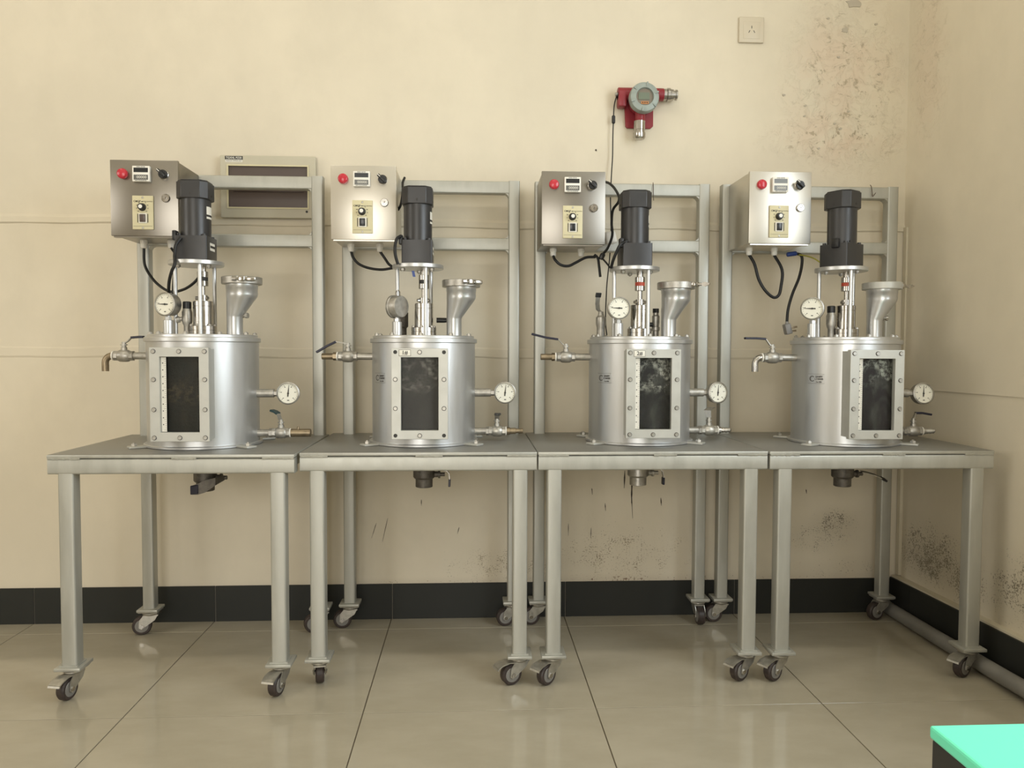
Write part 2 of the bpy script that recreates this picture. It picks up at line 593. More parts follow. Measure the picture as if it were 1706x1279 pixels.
# right wall with an opening for the window beside the camera; upper part a little thicker than below z = 0.8
WY0, WY1, WZ0, WZ1 = -1.18, -2.88, 0.92, 2.52


def side_piece(m, y0, y1, z0, z1, dx):
    a, b = sx(y0) + dx, sx(y1) + dx
    m.prism([(a, y0), (b, y1), (b + 0.15, y1), (a + 0.15, y0)], (0, 0, z0), (1, 0, 0), (0, 1, 0), (0, 0, 1), z1 - z0)


m = MB()
side_piece(m, 0.0, WY0, 0.8, ZC, 0)
side_piece(m, 0.0, WY0, -0.05, 0.8, 0.004)
side_piece(m, WY0, WY1, -0.05, WZ0, 0.0)
side_piece(m, WY0, WY1, WZ1, ZC, 0.0)
side_piece(m, WY1, YB, -0.05, ZC, 0.0)
wr = tag(m.build('wall_right', MT['wall_right'], smooth=0), kind='structure')
m = MB()
side_piece(m, -0.004, -0.024, 0.136, 1.362, -0.006)
tag(m.build('trim_1', MT['door'], smooth=0, bevel=0.002), kind='structure')
# other walls and ceiling (behind the camera)
m = MB()
for (ya, yb_, za, zb) in ((0.1, -1.82, -0.05, ZC), (-1.82, -3.38, -0.05, 1.02), (-1.82, -3.38, 2.48, ZC), (-3.38, YB - 0.1, -0.05, ZC)):
    m.box((XL - 0.05, (ya + yb_) / 2, (za + zb) / 2), (0.1, ya - yb_, zb - za))
tag(m.build('wall_left', MT['wall_other']), kind='structure')
tag(MB().frame(-0.78, 0.78, 0, 1.46, -0.73, 0.73, 0.05, 1.41, -0.02, 0.02).box((0, 0, 0.73), (0.05, 0.03, 1.4)).build('window_1', MT['white'], loc=(XL - 0.05, -2.6, 1.02), rot=(0, 0, PI / 2)), kind='structure')  # unseen window frame, added for the left fill light
tag(MB().box(((XL + 2.7) / 2, YB / 2, ZC + 0.05), (2.75 - XL, -YB + 0.2, 0.1)).build('ceiling', MT['ceil']), kind='structure')
m = MB()
for (xa, xb, za, zb) in ((XL, -0.95, 0, ZC), (-0.95, 1.05, 2.33, ZC), (1.05, 2.75, 0, ZC)):
    m.box(((xa + xb) / 2, YB - 0.05, (za + zb) / 2), (xb - xa, 0.1, zb - za))
tag(m.build('wall_rear', MT['wall_other']), kind='structure')
m = MB().frame(-0.95, 1.05, 0.0, 2.33, -0.9, 1.0, 0.03, 2.28, YB - 0.02, YB - 0.05)
for xx in (-0.45, 0.05, 0.55):
    m.box((xx, YB - 0.035, 1.15), (0.05, 0.03, 2.27))
tag(m.build('door_1', MT['white']), kind='structure')
for tx, ty in TUBES:
    if True:
        e = tag(empty('ceiling_tube_lamp', (tx, ty, 2.96)), ['white twin tube lamp under the ceiling, farther from the right wall', 'white twin tube lamp under the ceiling, nearer the right wall'][tx > 0], 'lamp', 'tube lamps under the ceiling')
        MB().box((0, 0, 0.02), (1.25, 0.18, 0.04), bev=0.006).build('housing', MT['white'], e)
        for s in (-0.045, 0.045):
            MB().cyl((-0.58, s, -0.015), (0.58, s, -0.015), 0.013, n=10).build('tube', MT['tube'], e)

# skirting tiles, back
BH, BT = 0.122, 0.006
bb = tag(MB().box(((XL + 2.38) / 2, -BT / 2 + 0.001, BH / 2 - 0.001), (2.38 - XL, BT - 0.002, BH - 0.002)).build('baseboard_back', MT['joint']), kind='structure')
edges = [XL] + [0.6 * k + 0.004 for k in range(-4, 4)] + [2.378]
for a, b in zip(edges, edges[1:]):
    MB().box(((a + b) / 2, -BT / 2 - 0.0006, BH / 2), (b - a - 0.0022, BT, BH), bev=0.0007, seg=1).build('skirting_tile', MT['skirt'], bb)
# skirting of the right wall: thick plastered plinth with dark tiles and a pale ledge on top
m = MB()
side_piece(m, -0.0075, YB, 0.0, 0.134, -0.022)
br = tag(m.build('baseboard_right', MT['door'], smooth=0), kind='structure')
for a, b in zip([-0.0075, -0.126, -0.726, -1.326, -1.926, -2.526, -3.126], [-0.126, -0.726, -1.326, -1.926, -2.526, -3.126, -3.7]):
    m = MB()
    y0, y1 = a - 0.001, b + 0.001
    m.prism([(sx(y0) - 0.022, y0), (sx(y1) - 0.022, y1), (sx(y1) - 0.028, y1), (sx(y0) - 0.028, y0)], (0, 0, 0), (1, 0, 0), (0, 1, 0), (0, 0, 1), 0.128)
    m.build('skirting_tile', MT['skirt'], br, smooth=0)


# stains, scratches and chips on the back wall
def sliver(p0, p1, w, name='drip_stain', mtl='stain'):
    a, b = at(*p0, -0.0012), at(*p1, -0.0012)
    d = (b - a).normalized()
    s = Vector((d.z, 0, -d.x))
    k = 5
    pts = []
    for i in range(k + 1):
        t_ = i / k
        ww = w * (0.35 + 0.65 * math.sin(PI * min(1, t_ + 0.15))) * random.uniform(0.6, 1.1) if 0 < i < k else w * 0.25
        pts.append((a.lerp(b, t_), ww))
    poly = [(q.x + s.x * w_ / 2, q.z + s.z * w_ / 2) for q, w_ in pts] + [(q.x - s.x * w_ / 2, q.z - s.z * w_ / 2) for q, w_ in reversed(pts)]
    MB().prism(poly, (0, -0.0012, 0), (1, 0, 0), (0, 0, 1), (0, 1, 0), 0.0018).build(name, MT[mtl], wb, smooth=0)


for a, b, w in (((1041, 784), (1040, 813), .005), ((1053, 800), (1052, 838), .006), ((1052, 820), (1054, 863), .0025), ((986, 813), (987, 824), .003),
                ((1008, 838), (1009, 851), .003), ((1101, 829), (1102, 842), .0045), ((947, 872), (947, 892), .0025), ((985, 879), (984, 896), .0025),
                ((627, 871), (619, 896), .002), ((646, 863), (637, 902), .0018), ((702, 832), (702, 842), .003), ((1343, 815), (1344, 822), .003),
                ((1231, 263), (1217, 266), .004), ((1257, 265), (1288, 266), .004), ((1376, 267), (1408, 268), .004), ((765, 878), (762, 889), .002)):
    sliver(a, b, w)


def patch(px, rx, rz, n=14, mtl='grime'):
    c = at(px[0], px[1], -0.006)
    poly = []
    for i in range(n):
        th = 2 * PI * i / n
        k = random.uniform(0.65, 1.15)
        poly.append((c.x + rx * k * math.cos(th), c.z + rz * k * math.sin(th)))
    MB().prism(poly, (0, -0.0055, 0), (1, 0, 0), (0, 0, 1), (0, 1, 0), 0.004).build('plaster_chip', MT[mtl], wb, smooth=0)


patch((1425, 6), 0.034, 0.016)
patch((1408, 50), 0.012, 0.010)
for p in ((1380, 30), (1342, 176), (1341, 193), (1391, 206), (1400, 214), (1414, 185), (1460, 40), (1397, 95), (1306, 158), (1465, 123), (1364, 247)):
    patch(p, 0.006, 0.004, 8)
patch((993, 250), 0.004, 0.004, 8, 'stain')

# grey drain pipe along the right wall
pp = [(2.348, -0.03, 0.024), (2.345, -0.3, 0.026), (2.345, -0.6, 0.030), (2.350, -1.0, 0.032), (2.36, -2.4, 0.03)]
tag(MB().tube(pp, 0.0225, 20, smooth=8).build('drain_pipe', MT['pvc']), 'long grey plastic pipe lying along the right wall on the floor', 'pipe')

# ------------------------------------------------------------------ stands
TOPZ = 0.65
STANDS = [  # x0, x1, yf, yb, left post x, right post x
    (-0.232, 0.407, -0.592, -0.085, -0.188, 0.362),
    (0.4135, 1.0555, -0.563, -0.055, 0.4535, 0.997),
    (1.0585, 1.699, -0.563, -0.050, 1.0845, 1.634),
    (1.7025, 2.346, -0.568, -0.050, 1.713, 2.281)]


def caster(root, x, y, ang, brake, ztop, hub_m='hub'):
    """swivel caster below (x, y, ztop); ang: direction the wheel trails, degrees from +X"""
    a = math.radians(ang)
    f = Vector((math.cos(a), math.sin(a), 0))
    s = Vector((-f.y, f.x, 0))
    R = 0.030
    o = Vector((x, y, 0))
    wc = o + f * 0.026 + Vector((0, 0, R))
    m = MB()
    m.box((x, y, ztop - 0.002), (0.062, 0.052, 0.004), rot=ROT('Z', 0), bev=0.001)
    m.lathe([(0.022, -0.014), (0.026, -0.009), (0.026, -0.006), (0.020, -0.003)], (x, y, ztop), n=20)
    zt = ztop - 0.012
    for sg in (-1, 1):
        pl = [(-0.022, zt - 0.002), (0.022, zt - 0.002), (0.033, zt - 0.016), (0.035, R - 0.004), (0.027, R - 0.010), (0.018, R - 0.004), (-0.014, zt - 0.018)]
        m.prism(pl, o + s * (sg * 0.0155) - s * 0.0012, f, (0, 0, 1), s, 0.0024)
    m.box(o + f * 0.0 + Vector((0, 0, zt - 0.003)), (0.046, 0.033, 0.004), rot=ROT('Z', ang))
    c = m.build('caster', MT['zinc'], root)
    w = MB()
    w.lathe([(0.010, -0.0115), (0.0270, -0.0115), (R, -0.0075), (R, 0.0075), (0.0270, 0.0115), (0.010, 0.0115)], wc, s, 28, cap=True)
    w.build('wheel', MT['wheel'], c)
    h = MB()
    h.lathe([(0.020, -0.0123), (0.021, -0.0115), (0.021, 0.0115), (0.020, 0.0123)], wc, s, 20)
    h.build('hub', MT[hub_m], c)
    b = MB()
    b.lathe([(0.0065, -0.0195), (0.0065, 0.0195)], wc, s, 6)
    b.build('axle_bolt', MT['steel'], c)
    if brake:
        p = MB()
        p.ribbon([o - f * 0.002 + Vector((0, 0, zt - 0.006)), wc + f * 0.012 + Vector((0, 0, R + 0.006)), wc + f * 0.034 + Vector((0, 0, R + 0.002)), wc + f * 0.046 + Vector((0, 0, R - 0.005))],
                 [0.026, 0.034, 0.036, 0.034], 0.003, s)
        p.ribbon([wc + f * 0.046 + Vector((0, 0, R - 0.005)), wc + f * 0.048 + Vector((0, 0, R - 0.010))], 0.034, 0.003, s)
        p.build('brake_pedal', MT['zinc'], c)
    return c


CAST = [  # front left, front right, rear left, rear right : (angle, brake)
    [(258, True), (255, True), (195, False), (200, False)],
    [(100, False), (205, True), (185, False), (190, False)],
    [(222, True), (212, True), (185, False), (270, False)],
    [(212, True), (208, True), (180, False), (195, False)]]
STAND_LABEL = ['silver steel trolley stand with a wall cabinet showing through its upright frame',
               'silver steel trolley stand between the wall cabinet trolley and the drip stained wall',
               'silver steel trolley stand in front of dark drip stains on the wall',
               'silver steel trolley stand in the corner beside the mouldy right wall']
LEG, PST = 0.040, 0.037
for k, (x0, x1, yf, yb, pl, pr) in enumerate(STANDS):
    root = empty('trolley_stand', ((x0 + x1) / 2, (yf + yb) / 2, 0))
    tag(root, STAND_LABEL[k], 'trolley', 'four trolley stands in a row')
    ox, oy = root.location.x, root.location.y

    def L(x, y, z):
        return (x - ox, y - oy, z)
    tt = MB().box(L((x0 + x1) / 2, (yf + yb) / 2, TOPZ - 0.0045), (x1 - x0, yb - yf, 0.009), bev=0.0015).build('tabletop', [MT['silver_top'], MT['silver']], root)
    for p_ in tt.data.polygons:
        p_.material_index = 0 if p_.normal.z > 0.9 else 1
    bz0, bz1 = TOPZ - 0.0515, TOPZ - 0.0107
    bc, bh = (bz0 + bz1) / 2, bz1 - bz0
    MB().tube_box(L((x0 + x1) / 2, yf + 0.0215, bc), (x1 - x0 - 0.002, 0.04, bh), 0, 0.005).build('front_beam', MT['silver'], root)
    MB().tube_box(L((x0 + x1) / 2, yb - 0.02, bc), (pr - pl - 0.01, 0.03, bh), 0, 0.005).build('rear_beam', MT['silver'], root)
    for xx in (x0 + 0.045, x1 - 0.045):
        MB().tube_box(L(xx, (yf + yb) / 2, bc), (0.036, yb - yf - 0.085, bh), 1, 0.005).build('side_beam', MT['silver'], root)
    # weld beads closing the slot below the tabletop
    for (u0, u1) in ((0.0, 0.13), (0.50, 0.60), (0.87, 1.0)):
        if k == 1:
            u0, u1 = {0.0: (0.0, 0.115), 0.5: (0.485, 0.60), 0.87: (0.875, 1.0)}[u0]
        w = MB()
        n = 18
        pts = []
        for i in range(n + 1):
            u = u0 + (u1 - u0) * i / n
            pts.append(L(x0 + 0.002 + (x1 - x0 - 0.004) * u, yf + 0.003, TOPZ - 0.0098 + random.uniform(-.0012, .0012)))
        w.tube(pts, 0.0042, 6, smooth=0)
        w.build('weld_bead', MT['silver'], root)
    ztop = 0.078
    for ci, xx in enumerate((x0 + 0.0255 + LEG / 2, x1 - 0.0255 - LEG / 2)):
        yy = yf + 0.0025 + LEG / 2
        MB().tube_box(L(xx, yy, (bz0 + ztop + 0.008) / 2 + 0.001), (LEG, LEG, bz0 - ztop - 0.006), 2, 0.005).build('leg', MT['silver'], root)
        fp = MB().box(L(xx, yy + 0.004, ztop + 0.0045), (0.068, 0.075, 0.009), bev=0.002)
        fp.build('foot_plate', MT['silver'], root)
        MB().frame(xx - ox - 0.024, xx - ox + 0.024, -0.024, 0.024, xx - ox - 0.0195, xx - ox + 0.0195, -0.0195, 0.0195, 0, 0.004).build('weld_collar', MT['silver'], root, loc=(0, yy - oy, ztop + 0.0085), rot=(-PI / 2, 0, 0)).location = (0, yy - oy, ztop + 0.0125)
        a, b = CAST[k][ci]
        caster(root, xx - ox, yy - oy + 0.004, a, b, ztop)
    for ci, xx in enumerate((pl + PST / 2, pr + PST / 2)):
        yy = yb - 0.006 - PST / 2
        MB().tube_box(L(xx, yy, (ztop + 0.008 + 1.484) / 2), (PST, PST, 1.484 - ztop - 0.008), 2, 0.005).build('upright_post', MT['silver'], root)
        MB().box(L(xx, yy, ztop + 0.0045), (0.066, 0.066, 0.009), bev=0.002).build('foot_plate', MT['silver'], root)
        a, b = CAST[k][2 + ci]
        caster(root, xx - ox, yy - oy, a, b, ztop)
    yy = yb - 0.006 - PST / 2
    for zz, nm in ((1.4625, 'top_rail'), (1.277, 'middle_rail')):
        MB().tube_box(L((pl + pr + PST) / 2, yy, zz), (pr - pl - PST + 0.002, PST - 0.002, 0.040), 0, 0.004).build(nm, MT['silver'], root)
        # rounded weld fillets in the corner
        for (cx, sg) in ((pl + PST, 1), (pr, -1)):
            for dz in (-1, 1):
                if nm == 'top_rail' and dz == 1:
                    continue
                f = MB()
                f.prism([(0, 0), (sg * 0.011, 0), (sg * 0.004, dz * 0.004), (0, dz * 0.011)], L(cx, yy - PST / 2 + 0.002, zz + dz * 0.0195), (1, 0, 0), (0, 0, 1), (0, 1, 0), PST - 0.004)
                f.build('weld_fillet', MT['silver'], root)

# ------------------------------------------------------------------ shared small meshes
bm_ = MB().lathe([(0.0066, -0.001), (0.0066, 0.0004), (0.0054, 0.0004)], n=16, mi=1).lathe([(0.0052, -0.002), (0.0052, 0.0026), (0.0046, 0.0034), (0.0026, 0.0034)], n=16).lathe([(0.0026, 0.0033), (0.0026, 0.0022)], n=6, mi=1)
bolt_me = bm_.build('bolt', [MT['cast'], MT['etch']], mesh_only=True)
hole_me = MB().lathe([(0.0055, 0.0002), (0.0055, -0.001)], n=16).build('bolt_hole', MT['ink'], mesh_only=True)
hex_me = MB().lathe([(0.0065, 0.0), (0.0065, 0.005), (0.0058, 0.006), (0.003, 0.006), (0.003, 0.0078), (0.0022, 0.0084)], n=6).build('lid_bolt', MT['cast'], mesh_only=True)


# ------------------------------------------------------------------ vessel parts
def gauge(parent, name, c, face, R, needle_deg, mat_case='cast', depth=0.030, face_mat='dial'):
    """dial gauge: c centre of the dial front, face: direction the dial looks"""
    f = Vector(face).normalized()
    c = Vector(c)
    m = MB()
    m.lathe([(R * 0.90, -depth), (R * 0.94, -depth + 0.002), (R * 0.94, -0.008), (R, -0.006), (R, 0.0), (R - 0.0035, 0.0025), (R - 0.0045, 0.0), (R - 0.0045, -0.002)], c, f, 36)
    o = m.build(name, MT[mat_case], parent)
    d = MB().lathe([(R - 0.004, -0.0025), (R - 0.004, -0.0018)], c, f, 36)
    d.build('dial', MT[face_mat], o)
    rt = f.cross(Vector((0, 0, 1))) * -1
    up = rt.cross(f) * -1
    rt = Vector((0, 0, 1)).cross(f).normalized()
    up = f.cross(rt).normalized()
    n = MB()
    a = math.radians(needle_deg)
    dv = rt * math.cos(a) + up * math.sin(a)
    pv = f.cross(dv)
    cc = c + f * -0.001
    n.prism([(-0.010, -0.0016), (0, -0.0018), (R * 0.72, -0.0003), (R * 0.72, 0.0003), (0, 0.0018), (-0.010, 0.0016)], cc, dv, pv, f, 0.0006)
    n.lathe([(0.0028, 0), (0.0028, 0.0012)], cc, f, 12)
    n.build('pointer', MT['ink'], o)
    s = MB()
    for i in range(21):
        th = math.radians(225 - 270 * i / 20)
        u = rt * math.cos(th) + up * math.sin(th)
        p = f.cross(u)
        L = 0.0042 if i % 4 == 0 else 0.0022
        w = 0.0005 if i % 4 == 0 else 0.0003
        s.prism([(R * 0.80 - L, -w), (R * 0.80, -w), (R * 0.80, w), (R * 0.80 - L, w)], c + f * -0.0017, u, p, f, 0.0003)
    s.prism([(-0.003, -0.0012), (0.003, -0.0012), (0.003, 0.0012), (-0.003, 0.0012)], c + f * -0.0017 - up * (R * 0.62), rt, up, f, 0.0003)
    for i in range(6):
        th = math.radians(225 - 270 * i / 5)
        u = (rt * math.cos(th) + up * math.sin(th)) * (R * 0.60)
        s.prism([(-0.0016, -0.001), (0.0016, -0.001), (0.0016, 0.001), (-0.0016, 0.001)], c + f * -0.0017 + u, rt, up, f, 0.0003)
    s.build('scale_marks', MT['ink'], o)
    return o


def ball_valve(parent, name, c, d, R=0.0165, L=0.05, m_='cast'):
    """ball valve body centred at c along d (unit), with bonnet upwards"""
    c, d = Vector(c), Vector(d).normalized()
    m = MB()
    h = L / 2
    m.lathe([(R * 0.80, -h), (R * 0.86, -h + 0.001), (R * 0.86, -h + 0.010), (R * 0.84, -h + 0.011)], c, d, 8, ph=PI / 8)
    m.lathe([(R * 0.80, -h + 0.010), (R, -h * 0.42), (R * 1.04, 0), (R, h * 0.42), (R * 0.8, h - 0.010)], c, d, 22)
    m.lathe([(R * 0.84, h - 0.011), (R * 0.86, h - 0.010), (R * 0.86, h - 0.001), (R * 0.8, h)], c, d, 8, ph=PI / 8)
    m.lathe([(0.0085, R * 0.8), (0.0085, R + 0.007), (0.0065, R + 0.008), (0.0065, R + 0.013), (0.010, R + 0.013), (0.010, R + 0.016), (0.006, R + 0.016), (0.006, R + 0.023)], c, (0, 0, 1), 12)
    return m.build(name, MT[m_], parent)


def lever(parent, pts, grip_from, gm, side=(0, 1, 0), w=0.011):
    """flat lever; the grip sleeve covers it from index grip_from on"""
    o = MB().ribbon(pts, w, 0.0026, side).build('handle', MT['cast'], parent)
    MB().ribbon(pts[grip_from:], w + 0.004, 0.0065, side).build('grip_sleeve', MT[gm], parent, bevel=0.0012)
    return o


UNITS = [
    dict(c=(0.091, -0.345), stem=-0.093, gface=(-0.30, -1, 0), motor_rot=0, rods=27, ruler=True, tfac=(0.05, -1, 0), sticker=None, plate=None, bolts='ten'),
    dict(c=(0.732, -0.304), stem=-0.079, gface=(-0.80, 0.60, 0), motor_rot=0, rods=25, ruler=False, tfac=(-0.05, -1, 0), sticker='1#', plate=-51, bolts='holes'),
    dict(c=(1.394, -0.290), stem=-0.070, gface=(-0.02, -1, 0.0), motor_rot=0, rods=30, ruler=True, tfac=(0.25, -1, 0.05), sticker='2#', plate=-53, bolts='ten'),
    dict(c=(2.025, -0.332), stem=-0.113, gface=(-0.62, -1, 0), motor_rot=32, rods=0, ruler=True, tfac=(0.02, -1, 0.14), sticker=None, plate=-56, bolts='ten')]
V_LABEL = ['silver vessel under a grey motor, with a bent spout and no nameplate',
           'silver vessel whose window frame carries the 1# sticker, gauge turned to the wall',
           'silver vessel whose window frame carries the 2# sticker, foam behind its glass',
           'silver vessel with nameplate and bent spout in the corner by the right wall']
TR, LIDZ = 0.1545, 0.320
for k, u in enumerate(UNITS):
    cx, cy = u['c']
    root = tag(empty('mixing_vessel', (cx, cy, TOPZ)), V_LABEL[k], 'vessel', 'four mixing vessels on trolleys')
    # body with a base ring
    MB().lathe([(TR, 0.006), (TR, 0.300)], n=72).build('tank_body', MT['tank'], root)
    MB().lathe([(TR - 0.01, 0.0005), (0.162, 0.0005), (0.164, 0.002), (0.164, 0.007), (0.162, 0.0085), (TR - 0.01, 0.0085)], n=72).build('base_ring', MT['tank'], root)
    for ang in (-35, -145, 35, 145):
        a = math.radians(ang)
        fx, fy = math.cos(a), math.sin(a)
        f = MB().box((fx * 0.180, fy * 0.180, 0.0035), (0.055, 0.034, 0.006), rot=ROT('Z', ang), bev=0.0015)
        f = f.build('foot_tab', MT['frame_w'], root)
        link('foot_bolt', hex_me, f, (fx * 0.192, fy * 0.192, 0.0064)).scale = (1.3, 1.3, 1.3)
    # lid
    MB().lathe([(TR - 0.02, 0.2985), (0.1585, 0.2985), (0.1605, 0.300), (0.1605, 0.310), (0.159, 0.3115), (0.152, 0.3115), (0.1515, 0.313), (0.1515, 0.3185), (0.150, LIDZ), (0.02, LIDZ)], n=72).build('lid', MT['tank'], root)
    for i in range(10):
        a = math.radians(18 + 36 * i)
        link('lid_bolt', hex_me, root, (0.143 * math.cos(a), 0.143 * math.sin(a), LIDZ))
    # sight window: neck, frame, glass, inside, ruler, bolts
    z0, z1 = 0.028, 0.282
    ix0, ix1, iz0, iz1 = -0.052, 0.052, 0.053, 0.257
    yf = -0.194
    MB().frame(-0.074, 0.074, z0 + 0.004, z1 - 0.004, ix0 - 0.004, ix1 + 0.004, iz0 - 0.004, iz1 + 0.004, yf + 0.0175, -0.128).build('window_neck', MT['frame_w'], root)
    fr = MB().frame(-0.0785, 0.0785, z0, z1, ix0, ix1, iz0, iz1, yf, yf + 0.0175).build('window_frame', MT['frame_w'], root, smooth=0, bevel=0.001)
    MB().box((0, yf + 0.0145, (iz0 + iz1) / 2), (ix1 - ix0 + 0.006, 0.004, iz1 - iz0 + 0.006)).build('sight_glass', MT['glass'], root, smooth=0)
    m = MB()
    n = 9
    pts = []
    for i in range(n + 1):
        th = math.radians(-27 + 54 * i / n)
        pts.append((0.122 * math.sin(th) , -0.139 - 0.010 * math.cos(th * 3)))
    poly = [(p[0], p[1]) for p in pts] + [(0.058, -0.128), (-0.058, -0.128)]
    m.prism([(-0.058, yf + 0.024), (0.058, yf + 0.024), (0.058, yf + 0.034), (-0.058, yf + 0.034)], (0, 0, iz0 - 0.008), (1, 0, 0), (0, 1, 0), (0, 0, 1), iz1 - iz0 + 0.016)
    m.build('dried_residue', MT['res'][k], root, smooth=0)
    bl = [(sx_ * 0.0675, z) for sx_ in (-1, 1) for z in (0.0385, 0.1145, 0.1955, 0.2715)] + [(0, 0.0385), (0, 0.2715)]
    for (bx, bz) in bl:
        corner = abs(bx) > 0.01 and (bz < 0.05 or bz > 0.26)
        me, nm = (hole_me, 'bolt_hole') if (u['bolts'] == 'holes' and corner) else (bolt_me, 'frame_bolt')
        link(nm, me, fr, (bx, yf, bz), (PI / 2, 0, 0))
    if u['ruler']:
        r = MB().box((ix0 + 0.0075, yf + 0.0105, (iz0 + iz1) / 2), (0.0135, 0.0012, iz1 - iz0 - 0.002)).build('ruler', MT['paper'], root, smooth=0)
        tk = MB()
        for i in range(34):
            z = iz0 + 0.006 + 0.0058 * i
            L_ = 0.006 if i % 5 == 0 else 0.003
            tk.box((ix0 + 0.0135 - L_ / 2, yf + 0.0097, z), (L_, 0.0004, 0.0005))
        for i in range(1, 11):
            tk.box((ix0 + 0.0055, yf + 0.0097, iz0 + 0.0185 * i + 0.002), (0.0024, 0.0004, 0.003))
        tk.build('ruler_marks', MT['ink'], r, smooth=0)
    if u['sticker']:
        st = MB().box((-0.041, yf - 0.0004, 0.2695), (0.034, 0.0008, 0.019), bev=0.0003).build('number_sticker', MT['paper'], root)
        MB().frame(-0.0575, -0.0245, 0.2605, 0.2785, -0.0565, -0.0255, 0.2615, 0.2775, yf - 0.0009, yf - 0.0007).build('sticker_border', MT['ink'], st, smooth=0)
        text('sticker_number', u['sticker'], 0.0155, MT['ink'], st, (-0.041, yf - 0.0011, 0.2695), bold=0.0002)
    if u['plate'] is not None:
        npl = MB()
        a0 = math.radians(u['plate'])
        nseg = 8
        half = 0.052 / 2 / TR
        for (r0, r1, dz0, dz1, mi) in ((TR, TR + 0.0008, 0.182, 0.211, 0),):
            vs, fs = [], []
            for i in range(nseg + 1):
                th = a0 - half + 2 * half * i / nseg
                for rr in (r0 - 0.001, r1):
                    for z in (dz0, dz1):
                        vs.append((rr * math.sin(th), -rr * math.cos(th), z))
            for i in range(nseg):
                a = i * 4
                fs += [[a + 2, a + 6, a + 7, a + 3], [a + 3, a + 7, a + 5, a + 1], [a, a + 4, a + 6, a + 2]]
            fs += [[0, 2, 3, 1], [nseg * 4 + 1, nseg * 4 + 3, nseg * 4 + 2, nseg * 4]]
            npl._add(vs, fs, mi)
        npo = npl.build('nameplate', MT['tank'], root)
        nv = Vector((math.sin(a0), -math.cos(a0), 0))
        tv = Vector((math.cos(a0), math.sin(a0), 0))
        cpt = nv * (TR + 0.0009) + Vector((0, 0, 0.1965))
        lg = MB()
        for i in range(20):
            t0, t1 = math.radians(40 + 280 * i / 20), math.radians(40 + 280 * (i + 1) / 20)
            q_ = [(r_ * math.cos(t_), r_ * math.sin(t_)) for r_, t_ in ((0.0085, t0), (0.0085, t1), (0.0062, t1), (0.0062, t0))]
            lg.prism(q_, cpt - tv * 0.013, tv, (0, 0, 1), nv, 0.0004)
        for (a, b, c_, d_) in ((-0.0258, 0.0258, 0.0135, 0.0141), (-0.0258, 0.0258, -0.0141, -0.0135)):
            lg.prism([(a, c_), (b, c_), (b, d_), (a, d_)], cpt, tv, (0, 0, 1), nv, 0.0003)
        lg.build('nameplate_logo', MT['etch'], npo, smooth=0)
        for body, dz, s_ in (('SANFY', 0.006, 0.0075), ('LTAKER', -0.001, 0.0075), ('\u4e00\u4e8c LTD', -0.0095, 0.005)):
            pc = cpt + tv * 0.009 + Vector((0, 0, dz)) + nv * 0.0003
            text('nameplate_text', body if dz > -0.005 else 'Co. LTD', s_, MT['etch'], npo, pc, (PI / 2, 0, a0), bold=0.0002)
    # inlet / spout valve on the left
    z = 0.258
    MB().cyl((-0.215, 0, z), (-TR + 0.004, 0, z), 0.0105, n=20).build('inlet_pipe', MT['cast'], root)
    vb = ball_valve(root, 'inlet_valve', (-0.228, 0, z), (-1, 0, 0), 0.0175, 0.056)
    MB().lathe([(0.0125, 0), (0.0135, 0.001), (0.0135, 0.0035), (0.0125, 0.0045)], (-0.2575, 0, z), (-1, 0, 0), 20).build('seal_tape', MT['white'], vb)
    if k in (0, 3):
        R_ = 0.017 if k else 0.019
        pts = [(-0.253, 0, z), (-0.262, 0, z)] + [(-0.262 - 0.020 * math.sin(math.radians(t_)), 0, z - 0.020 * (1 - math.cos(math.radians(t_)))) for t_ in range(15, 91, 15)] + [(-0.282, 0, z - (0.045 if k == 0 else 0.043))]
        MB().tube(pts, 0.0098, 18, smooth=0).build('spout', MT['brass' if k == 0 else 'steel'], vb)
    else:
        MB().cyl((-0.306, 0, z), (-0.257, 0, z), 0.0095, n=18, ch=0.001).lathe([(0.0125, 0), (0.0125, 0.010)], (-0.262, 0, z), (-1, 0, 0), 6).build('nipple', MT['brass'], vb)
    zb = z + 0.036
    hp = [[(-0.228, 0, zb), (-0.217, 0, zb + 0.006), (-0.205, -0.004, zb + 0.017), (-0.180, -0.01, zb + 0.019), (-0.165, -0.015, zb + 0.019)],
          [(-0.222, 0, zb), (-0.240, -0.004, zb + 0.004), (-0.262, -0.008, zb + 0.008), (-0.285, -0.014, zb - 0.004), (-0.318, -0.02, zb - 0.024)],
          [(-0.222, 0, zb), (-0.236, -0.003, zb + 0.001), (-0.253, -0.006, zb + 0.018), (-0.290, -0.008, zb + 0.023), (-0.335, -0.012, zb + 0.034)],
          [(-0.226, 0, zb), (-0.236, 0, zb + 0.002), (-0.250, 0, zb + 0.021), (-0.280, 0, zb + 0.023), (-0.315, 0, zb + 0.023)]][k]
    lever(vb, hp, 2, 'blue_grip')
    # thermometer on the right
    z = 0.149
    m = MB().cyl((TR - 0.004, 0, z), (0.203, 0, z), 0.0125, n=22, ch=0.001)
    m.lathe([(0.0095, 0), (0.0095, 0.012)], (0.203, 0, z), (1, 0, 0), 6)
    m.build('thermowell', MT['cast'], root)
    gd = Vector(u['tfac']).normalized()
    gauge(root, 'thermometer', Vector((0.246, -0.012, z)), gd, 0.0335, 84, 'cast', 0.024)
    # drain valve on the right, low
    z = 0.0315
    MB().cyl((TR - 0.004, 0, z), (0.192, 0, z), 0.0105, n=20).lathe([(0.0135, 0), (0.0135, 0.010)], (0.188, 0, z), (1, 0, 0), 6).build('drain_pipe_stub', MT['cast'], root)
    dvv = ball_valve(root, 'drain_valve', (0.222, 0, z), (1, 0, 0), 0.0165, 0.052, 'cast' if k in (0, 3) else 'zinc')
